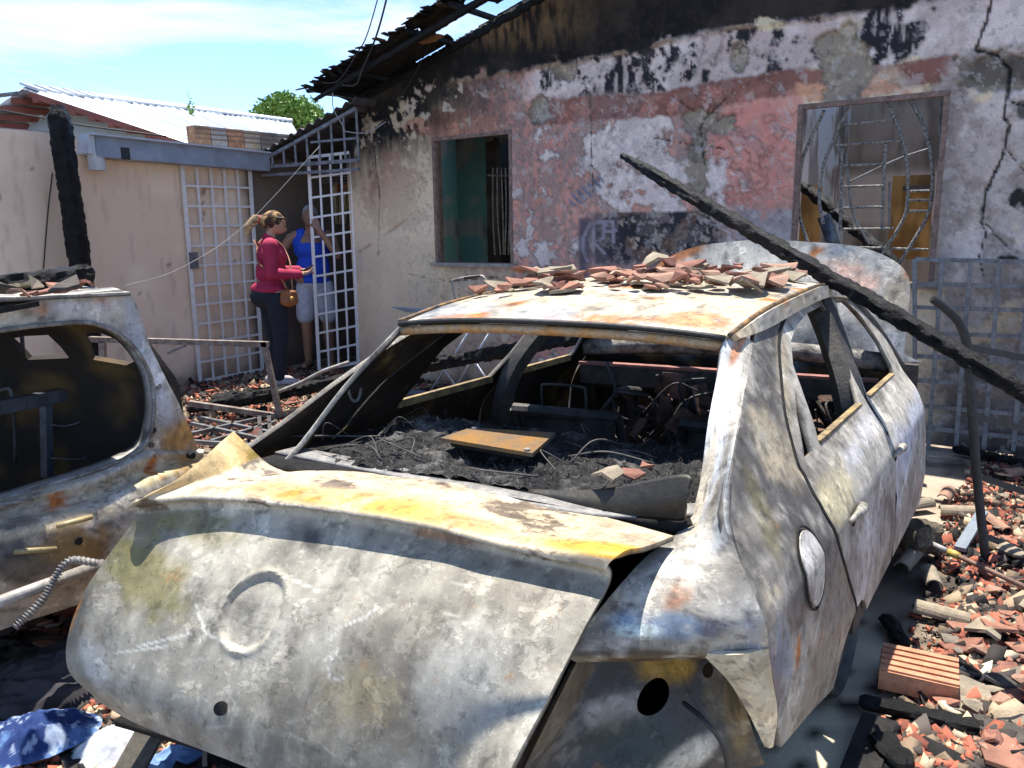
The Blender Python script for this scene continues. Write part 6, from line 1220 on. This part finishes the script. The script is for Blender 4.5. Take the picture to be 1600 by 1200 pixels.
o = mk('tube_pole', *tube([hw(hcon(-60, 962, -.22)), hw(hcon(160, 881, -.20))], .020, 10), 'palemetal', smooth=True); setp(o, 'pale metal tube lying along the hatchback rear below its panel', 'tube')
t = np.linspace(0, 1, 120); hz = np.array([hw(hcon(x, y, -.24)) for x, y in ((152, 880), (110, 876), (88, 900), (72, 930), (46, 958), (22, 980))]); hz = crv(hz, 24); rad = .011+.0035*np.sign(np.sin(np.arange(len(hz))*1.6))
o = mk('corrugated_hose', *tube(hz, rad, 10), mat('grey_hose', (.10, .10, .10), rough=.5, var=.4, base2=(.35, .33, .3)), smooth=True, sharp=30); setp(o, 'ribbed cable hose hanging over the pale tube at the hatchback rear', 'hose')
# ================================================================== PEOPLE
def capsule(p0, r0, p1, r1, n=16, m=6):
    p0 = np.asarray(p0, float); p1 = np.asarray(p1, float); d = p1-p0; L = np.linalg.norm(d); d = d/(L+1e-9) if L > 1e-6 else np.array([0, 0, 1.0])
    pts, rad = [], []
    for k in range(m): t = (k/m)*math.pi/2; pts.append(p0-d*r0*math.cos(t)); rad.append(max(1e-3, r0*math.sin(t)))
    pts.append(p0); rad.append(r0); pts.append(p1); rad.append(r1)
    for k in range(1, m+1): t = (k/m)*math.pi/2; pts.append(p1+d*r1*math.sin(t)); rad.append(max(1e-3, r1*math.cos(t)))
    P = np.array(pts); ref = np.array([1.0, 0, 0]) if abs(d[0]) < .8 else np.array([0, 1.0, 0]); x = nrm(np.cross(d, ref)); y = np.cross(d, x); a = np.linspace(0, 2*math.pi, n, endpoint=False)
    V = (P[:, None]+np.array(rad)[:, None, None]*(np.cos(a)[None, :, None]*x+np.sin(a)[None, :, None]*y)).reshape(-1, 3); k_ = len(P)
    F = [(i*n+j, i*n+(j+1) % n, (i+1)*n+(j+1) % n, (i+1)*n+j) for i in range(k_-1) for j in range(n)]+[tuple(range(n))[::-1], tuple((k_-1)*n+j for j in range(n))]
    return V, F
def ellip(c, rx, ry, rz, n=18):
    V, F = capsule((0, 0, 0), 1, (0, 0, 1e-5), 1, n, 9); return V*np.array([rx, ry, rz])+np.asarray(c), F
def fuse(name, pieces, voxel, m, parent, T, smooth_it=4, colfn=None):
    """merge rounded pieces into one continuous skin"""
    b = MB()
    for V, F in pieces: b.add(V, F)
    V = np.concatenate(b.V); me = bpy.data.meshes.new('tmp'); me.from_pydata(V.tolist(), [], b.F); o = bpy.data.objects.new('tmp', me); COL.objects.link(o)
    md = o.modifiers.new('r', 'REMESH'); md.mode = 'VOXEL'; md.voxel_size = voxel; ms = o.modifiers.new('s', 'SMOOTH'); ms.iterations = smooth_it; ms.factor = .5
    dg = bpy.context.evaluated_depsgraph_get(); ev = o.evaluated_get(dg); m2 = ev.to_mesh(); Vv = np.array([v.co[:] for v in m2.vertices]); Ff = [tuple(p.vertices) for p in m2.polygons]; ev.to_mesh_clear(); bpy.data.objects.remove(o); bpy.data.meshes.remove(me)
    cols = colfn(Vv) if colfn else None
    return mk(name, T(Vv), Ff, m, parent, smooth=True, cols=cols)
def limb(*pr): return [capsule(pr[i][0], pr[i][1], pr[i+1][0], pr[i+1][1]) for i in range(len(pr)-1)]
def handm(w, d, up, side, r=.0095, curl=.6):
    """palm, four unequal bent fingers, thumb off the side; w wrist, d pointing, up back of hand, side towards thumb"""
    w, d, up, side = [np.asarray(q, float) for q in (w, nrm(d), nrm(up), nrm(side))]; o = []
    for k in (-1, -.33, .33, 1): o.append(capsule(w+side*k*.018, .016, w+d*.075+side*k*.030, .012))
    for k, l in ((-1, .055), (-.33, .072), (.33, .078), (1, .068)):
        a = w+d*.08+side*k*.030; b = a+(d-up*curl*.4)*l*.5; c = b+(d*.8-up*curl)*l*.5; o += limb((a, r), (b, r*.92), (c, r*.8))
    a = w+d*.02+side*.022; b = a+side*.032+d*.026-up*.008; c = b+d*.032+side*.008-up*.008; o += limb((a, .013), (b, .011), (c, .009)); return o
M['skin1'] = mat('light_skin', (.46, .25, .17), rough=.55, var=.12, vscale=20, bump=.08, base2=(.40, .20, .13)); M['skin2'] = mat('dark_skin', (.30, .165, .105), rough=.5, var=.15, vscale=20, bump=.08)
M['clothcol'] = M['cloth']
def person(name, base, fwd, hgt, label):
    fwd = nrm(np.array([fwd[0], fwd[1], 0])); rt = np.array([fwd[1], -fwd[0], 0]); s = hgt/1.70
    t = thing(name, base, label, 'person')
    T = lambda V: np.asarray(base)+s*(V[:, 0:1]*rt+V[:, 1:2]*fwd+V[:, 2:3]*np.array([0, 0, 1.0])); return t, T
# woman: back three-quarter view, looking down at her phone
w0 = onz(437, 601, .03); wt, T = person('person', w0, (.93, .36), 1.75, 'woman in crimson top and dark trousers with a shoulder bag, looking at her phone')
T0 = T
def T(V):                                            # bow the head towards the phone
    V = np.array(V, float); k = np.maximum(sst(1.46, 1.56, V[:, 2]), ((V[:, 1] < -.10) & (V[:, 2] > 1.38))*1.0)*D2R(20); dy, dz = V[:, 1]-.02, V[:, 2]-1.50
    V[:, 1] = .02+dy*np.cos(k)+dz*np.sin(k); V[:, 2] = 1.50-dy*np.sin(k)+dz*np.cos(k); return T0(V)
body = limb(((-.085, -.03, .90), .095), ((-.085, -.01, .50), .062), ((-.09, -.05, .09), .040)) + limb(((.09, .02, .90), .095), ((.09, .04, .50), .062), ((.10, -.01, .09), .040))
body += limb(((-.09, -.08, .045), .038), ((-.095, .10, .028), .030)) + limb(((.10, -.04, .045), .038), ((.11, .14, .028), .030))
body += [ellip((0, -.04, .93), .18, .15, .16), ellip((0, 0, 1.12), .155, .13, .18), ellip((0, .01, 1.28), .175, .125, .16)] + limb(((-.14, 0, 1.39), .062), ((.14, 0, 1.39), .062)) + limb(((0, -.01, 1.40), .052), ((0, .03, 1.52), .047))
body += [ellip((0, .05, 1.595), .072, .092, .108), ellip((0, .095, 1.555), .052, .05, .055)] + [capsule((0, .138, 1.60), .010, (0, .150, 1.575), .013), capsule((.072, .04, 1.59), .012, (.074, .035, 1.575), .010), capsule((-.072, .04, 1.59), .012, (-.074, .035, 1.575), .010), capsule((-.018, .130, 1.545), .007, (.018, .130, 1.545), .007)]
ra = [((.185, -.01, 1.385), .055), ((.235, -.02, 1.12), .046), ((.12, .24, 1.10), .034)]; la = [((-.185, -.01, 1.385), .055), ((-.225, .0, 1.12), .046), ((-.06, .26, 1.13), .034)]
body += limb(*ra)+limb(*la)+handm((.115, .25, 1.10), (-.25, 1, .12), (.3, 0, -1), (-1, -.2, .2), curl=.9)+handm((-.055, .27, 1.13), (.3, 1, 0), (-.4, 0, .9), (.9, -.2, .3), curl=.7)
fuse('body', body, .0085, 'skin1', wt, T)
crim = mat('crimson_knit', (.42, .022, .075), rough=.85, var=.2, vscale=14, bump=.25, bscale=160, base2=(.34, .015, .055)); navy = mat('navy_trousers', (.012, .016, .03), rough=.9, var=.3, vscale=10, bump=.3, bscale=120)
inf = lambda pr, e: [(p, r+e) for p, r in pr]
wr_ = np.random.default_rng(12)
top_ = [ellip((0, -.04, .965), .196, .168, .085), ellip((0, 0, 1.12), .172, .148, .18), ellip((0, .015, 1.28), .187, .142, .155), ellip((.06, .10, 1.27), .07, .06, .07), ellip((-.06, .10, 1.27), .07, .06, .07), ellip((0, -.07, 1.12), .14, .075, .05)]+limb(((-.14, 0, 1.385), .074), ((.14, 0, 1.385), .074))+limb(*inf(ra, .014))+limb(*inf(la, .014))+limb(((0, -.01, 1.40), .066), ((0, 0, 1.445), .060))
top_ += [ellip((0, -.01, z), .176-.01*k, .152-.004*k, .018) for k, z in enumerate((1.03, 1.08))]
fuse('top', top_, .008, crim, wt, T, 3)
tro = [ellip((0, -.055, .90), .192, .165, .14), ellip((0, -.03, .98), .17, .14, .05)]+limb(((-.09, -.03, .86), .112), ((-.085, -.01, .50), .078), ((-.09, -.05, .10), .058))+limb(((.095, .02, .86), .112), ((.09, .04, .50), .078), ((.10, -.01, .10), .058))
fuse('trousers', tro, .009, navy, wt, T, 4)
hair = [ellip((0, .012, 1.622), .087, .104, .098), ellip((0, -.055, 1.60), .07, .06, .07)]+limb(((0, -.085, 1.60), .030), ((.0, -.15, 1.585), .040), ((.0, -.185, 1.50), .034), ((0, -.175, 1.42), .014))
def hairc(V): n = fbm(V*np.array([3, 1, .6]), 22, 3, 4); return lerp(np.tile(srgb(62, 46, 36), (len(V), 1)), srgb(176, 142, 96), sst(.44, .62, n+.16*sst(-.05, -.16, V[:, 1])))
hr_ = fuse('hair', hair, .007, M['baked'], wt, T, 2, hairc)
hs_ = MB(); r_ = np.random.default_rng(3)
for k in range(110): p = np.array([r_.normal(0, .025), -.12, 1.585+r_.normal(0, .02)]); q = p+np.array([r_.normal(0, .035), -.05-abs(r_.normal(0, .03)), -.10+r_.normal(0, .05)]); hs_.tube(T(crv([p, (p+q)/2+np.array([0, -.015, .02]), q], 3)), np.linspace(.0028, .001, 7), 4)
hs_.build('ponytail_strands', mat('blond_strand', (.40, .28, .15), rough=.6, var=.2), wt)
mk('hair_tie', *tube(T(np.array([(.032*math.cos(t), -.118, 1.59+.032*math.sin(t)) for t in np.linspace(0, 6.3, 17)])), .012, 6), mat('red_tie', (.5, .05, .06)), wt)
mk('sunglasses', *tube(T(crv([(.086, .02, 1.655), (.082, .085, 1.668), (.04, .120, 1.672), (-.04, .120, 1.672), (-.082, .085, 1.668), (-.086, .02, 1.655)], 5)), .011, 6), 'wire', wt, smooth=True)
for sx in (-1, 1):
    V, F = ellip((sx*.030, .134, 1.605), .009, .006, .006, 10); mk('eye', T(V), F, 'wire', wt, smooth=True)
shm = mat('white_sneaker', (.55, .50, .50), rough=.7, var=.4, vscale=30, base2=(.3, .25, .27))
for a, b_ in (((-.09, -.085, .045), (-.095, .10, .030)), ((.10, -.045, .045), (.11, .145, .030))): fuse('shoe', limb((a, .050), (b_, .040))+[capsule(np.array(a)+[0, 0, -.012], .045, np.array(b_)+[0, .02, -.008], .036)], .008, shm, wt, T, 2)
o = mk('phone', *[z for z in (lambda V, F: (T(V), F))(*obox((.03, .335, 1.145), (.036, 0, .01), (0, .062, .03), (-.002, -.001, .004)))], 'wire'); setp(o, "dark mobile phone in the woman's hands", 'phone')
bag = thing('shoulder_bag', T(np.array([[.21, .05, .86]]))[0], "tan leather shoulder bag hanging at the woman's hip", 'bag')
lea = mat('tan_leather', (.30, .105, .03), rough=.55, var=.3, vscale=14, bump=.3, bscale=90, base2=(.22, .07, .02))
fuse('pouch', [ellip((.215, .13, .885), .05, .085, .085), ellip((.215, .13, .855), .055, .09, .06), ellip((.225, .13, .93), .04, .08, .035)], .008, lea, bag, T, 2)
mk('strap', *tube(T(crv([(.205, .12, .96), (.195, .06, 1.08), (.14, -.105, 1.20), (.05, -.128, 1.29), (-.06, -.095, 1.40), (-.115, -.02, 1.455), (-.10, .06, 1.44), (-.06, .135, 1.36), (.08, .175, 1.22), (.17, .17, 1.08), (.21, .17, .96)], 6)), .009, 6), mat('strap_leather', (.36, .15, .09), rough=.6, var=.2), bag, smooth=True)
V, F = ellip((.272, .15, .88), .012, .02, .02, 12); mk('clasp', T(V), F, mat('brass_clasp', (.6, .35, .08), rough=.4, metal=.4, var=.1), bag, smooth=True)
# man behind the gate, facing us, one hand at his face, the other on his hip
mY = gY+.17; m0 = ny(500, 574, mY); m0 = np.array([m0[0], m0[1], .03]); mt, T = person('person', m0, (.12, -1), 1.82, 'man in blue tank top and pale shorts standing behind the white gate')
lg1 = [((-.09, 0, .88), .085), ((-.11, .02, .48), .058), ((-.12, -.03, .09), .042)]; lg2 = [((.09, 0, .88), .085), ((.11, .02, .48), .058), ((.12, -.03, .09), .042)]
body = limb(*lg1)+limb(*lg2)+limb(((-.12, -.05, .04), .036), ((-.15, .14, .026), .030))+limb(((.12, -.05, .04), .036), ((.15, .14, .026), .030))
body += [ellip((0, 0, .95), .165, .12, .13), ellip((0, .015, 1.10), .165, .13, .16), ellip((0, .01, 1.28), .19, .125, .16)]+limb(((-.165, 0, 1.40), .065), ((.165, 0, 1.40), .065))+limb(((0, 0, 1.40), .060), ((0, .02, 1.52), .056))
body += [ellip((0, .03, 1.60), .076, .095, .112), ellip((0, .07, 1.555), .056, .055, .058), ellip((0, .115, 1.63), .05, .015, .012)]+[capsule((0, .122, 1.615), .010, (0, .142, 1.585), .017), capsule((.078, .02, 1.605), .014, (.08, .015, 1.585), .011), capsule((-.078, .02, 1.605), .014, (-.08, .015, 1.585), .011), capsule((-.022, .118, 1.55), .008, (.022, .118, 1.55), .008)]
# hand on hip is on the viewer's left = his right (+x is his right)
ar = [((.215, 0, 1.385), .056), ((.40, -.04, 1.16), .043), ((.22, .08, 1.02), .033)]; al = [((-.215, 0, 1.385), .056), ((-.27, .14, 1.20), .043), ((-.10, .22, 1.47), .033)]
body += limb(*ar)+limb(*al)+handm((.215, .085, 1.01), (-.7, .4, -.5), (.3, .9, .2), (-.3, .3, .9), curl=.6)+handm((-.098, .222, 1.48), (.35, -.25, 1), (-.3, .9, .2), (.9, .2, -.2), curl=.8)
fuse('body', body, .0085, 'skin2', mt, T)
blue = mat('royal_blue_jersey', (.012, .075, .55), rough=.8, var=.2, vscale=12, bump=.25, bscale=140, base2=(.008, .05, .42))
fuse('tank_top', [ellip((0, .01, .93), .178, .138, .06), ellip((0, .015, 1.08), .178, .145, .17), ellip((0, .012, 1.26), .197, .137, .14)]+limb(((-.12, .02, 1.33), .085), ((-.105, .01, 1.425), .062))+limb(((.12, .02, 1.33), .085), ((.105, .01, 1.425), .062)), .0085, blue, mt, T, 3)
fuse('shorts', [ellip((0, 0, .91), .182, .14, .10)]+limb(((-.095, 0, .86), .105), ((-.115, .015, .60), .098), ((-.117, .015, .56), .096))+limb(((.095, 0, .86), .105), ((.115, .015, .60), .098), ((.117, .015, .56), .096)), .009, mat('pale_shorts', (.50, .52, .60), rough=.9, var=.25, vscale=9), mt, T, 3)
fuse('hair', [ellip((0, .008, 1.635), .082, .098, .095), ellip((0, -.04, 1.59), .07, .05, .06)], .007, mat('grey_hair', (.36, .36, .37), rough=.9, var=.4, vscale=60, bump=.6, bscale=160), mt, T, 1)
for sx in (-1, 1):
    V, F = ellip((sx*.030, .113, 1.612), .012, .008, .007, 10); mk('eye', T(V), F, mat('eye_white%d' % sx, (.5, .46, .42), rough=.3, var=.05), mt, smooth=True); V, F = ellip((sx*.030, .119, 1.612), .006, .004, .006, 10); mk('pupil', T(V), F, 'wire', mt, smooth=True)
for sx in (-1, 1): mk('sandal', T(obox((sx*.135, .045, .006), (.045, 0, 0), (sx*.02, .12, 0), (0, 0, .008))[0]), BOXF, 'wire', mt)
# towels and hanging wire rack inside the passage, seen through the gate
tw = np.stack(np.meshgrid(np.linspace(0, 1, 24), np.linspace(0, 1, 24), indexing='ij'), -1)
def hang(px0, px1, py0, py1, colr, label, Yd, seed):
    a, b_ = tw[..., 0], tw[..., 1]; P = np.array([[ny(px0+(px1-px0)*(.5+(a[i, j]-.5)*(1-.45*b_[i, j])), py0+(py1-py0)*b_[i, j], Yd) for j in range(24)] for i in range(24)]); P[..., 1] += .04*np.sin(a*22+2*b_)+.03*np.sin(a*9+seed)
    V, F, _ = sheet(P, .006); o = mk('towel', V, F, mat('towel_%d' % seed, colr, rough=.95, var=.3, vscale=20, bump=.5, bscale=120), smooth=True); setp(o, label, 'towel')
hang(518, 548, 290, 350, (.52, .40, .22), 'buff towel hanging on the line behind the white gate', gY+.55, 3); hang(520, 552, 286, 303, (.40, .16, .09), 'rust-red cloth folded over the line behind the white gate', gY+.50, 4)
ln = thing('clothes_line_rack', ny(530, 280, gY+.6), 'wire clothes line rack hung inside the gated passage', 'clothes rack')
for k in range(5): mk('wire', *tube([ny(500, 268+k*4.5, gY+.5+.08*k), ny(556, 266+k*4.5, gY+.5+.08*k)], .004, 5), 'lightwire', ln)
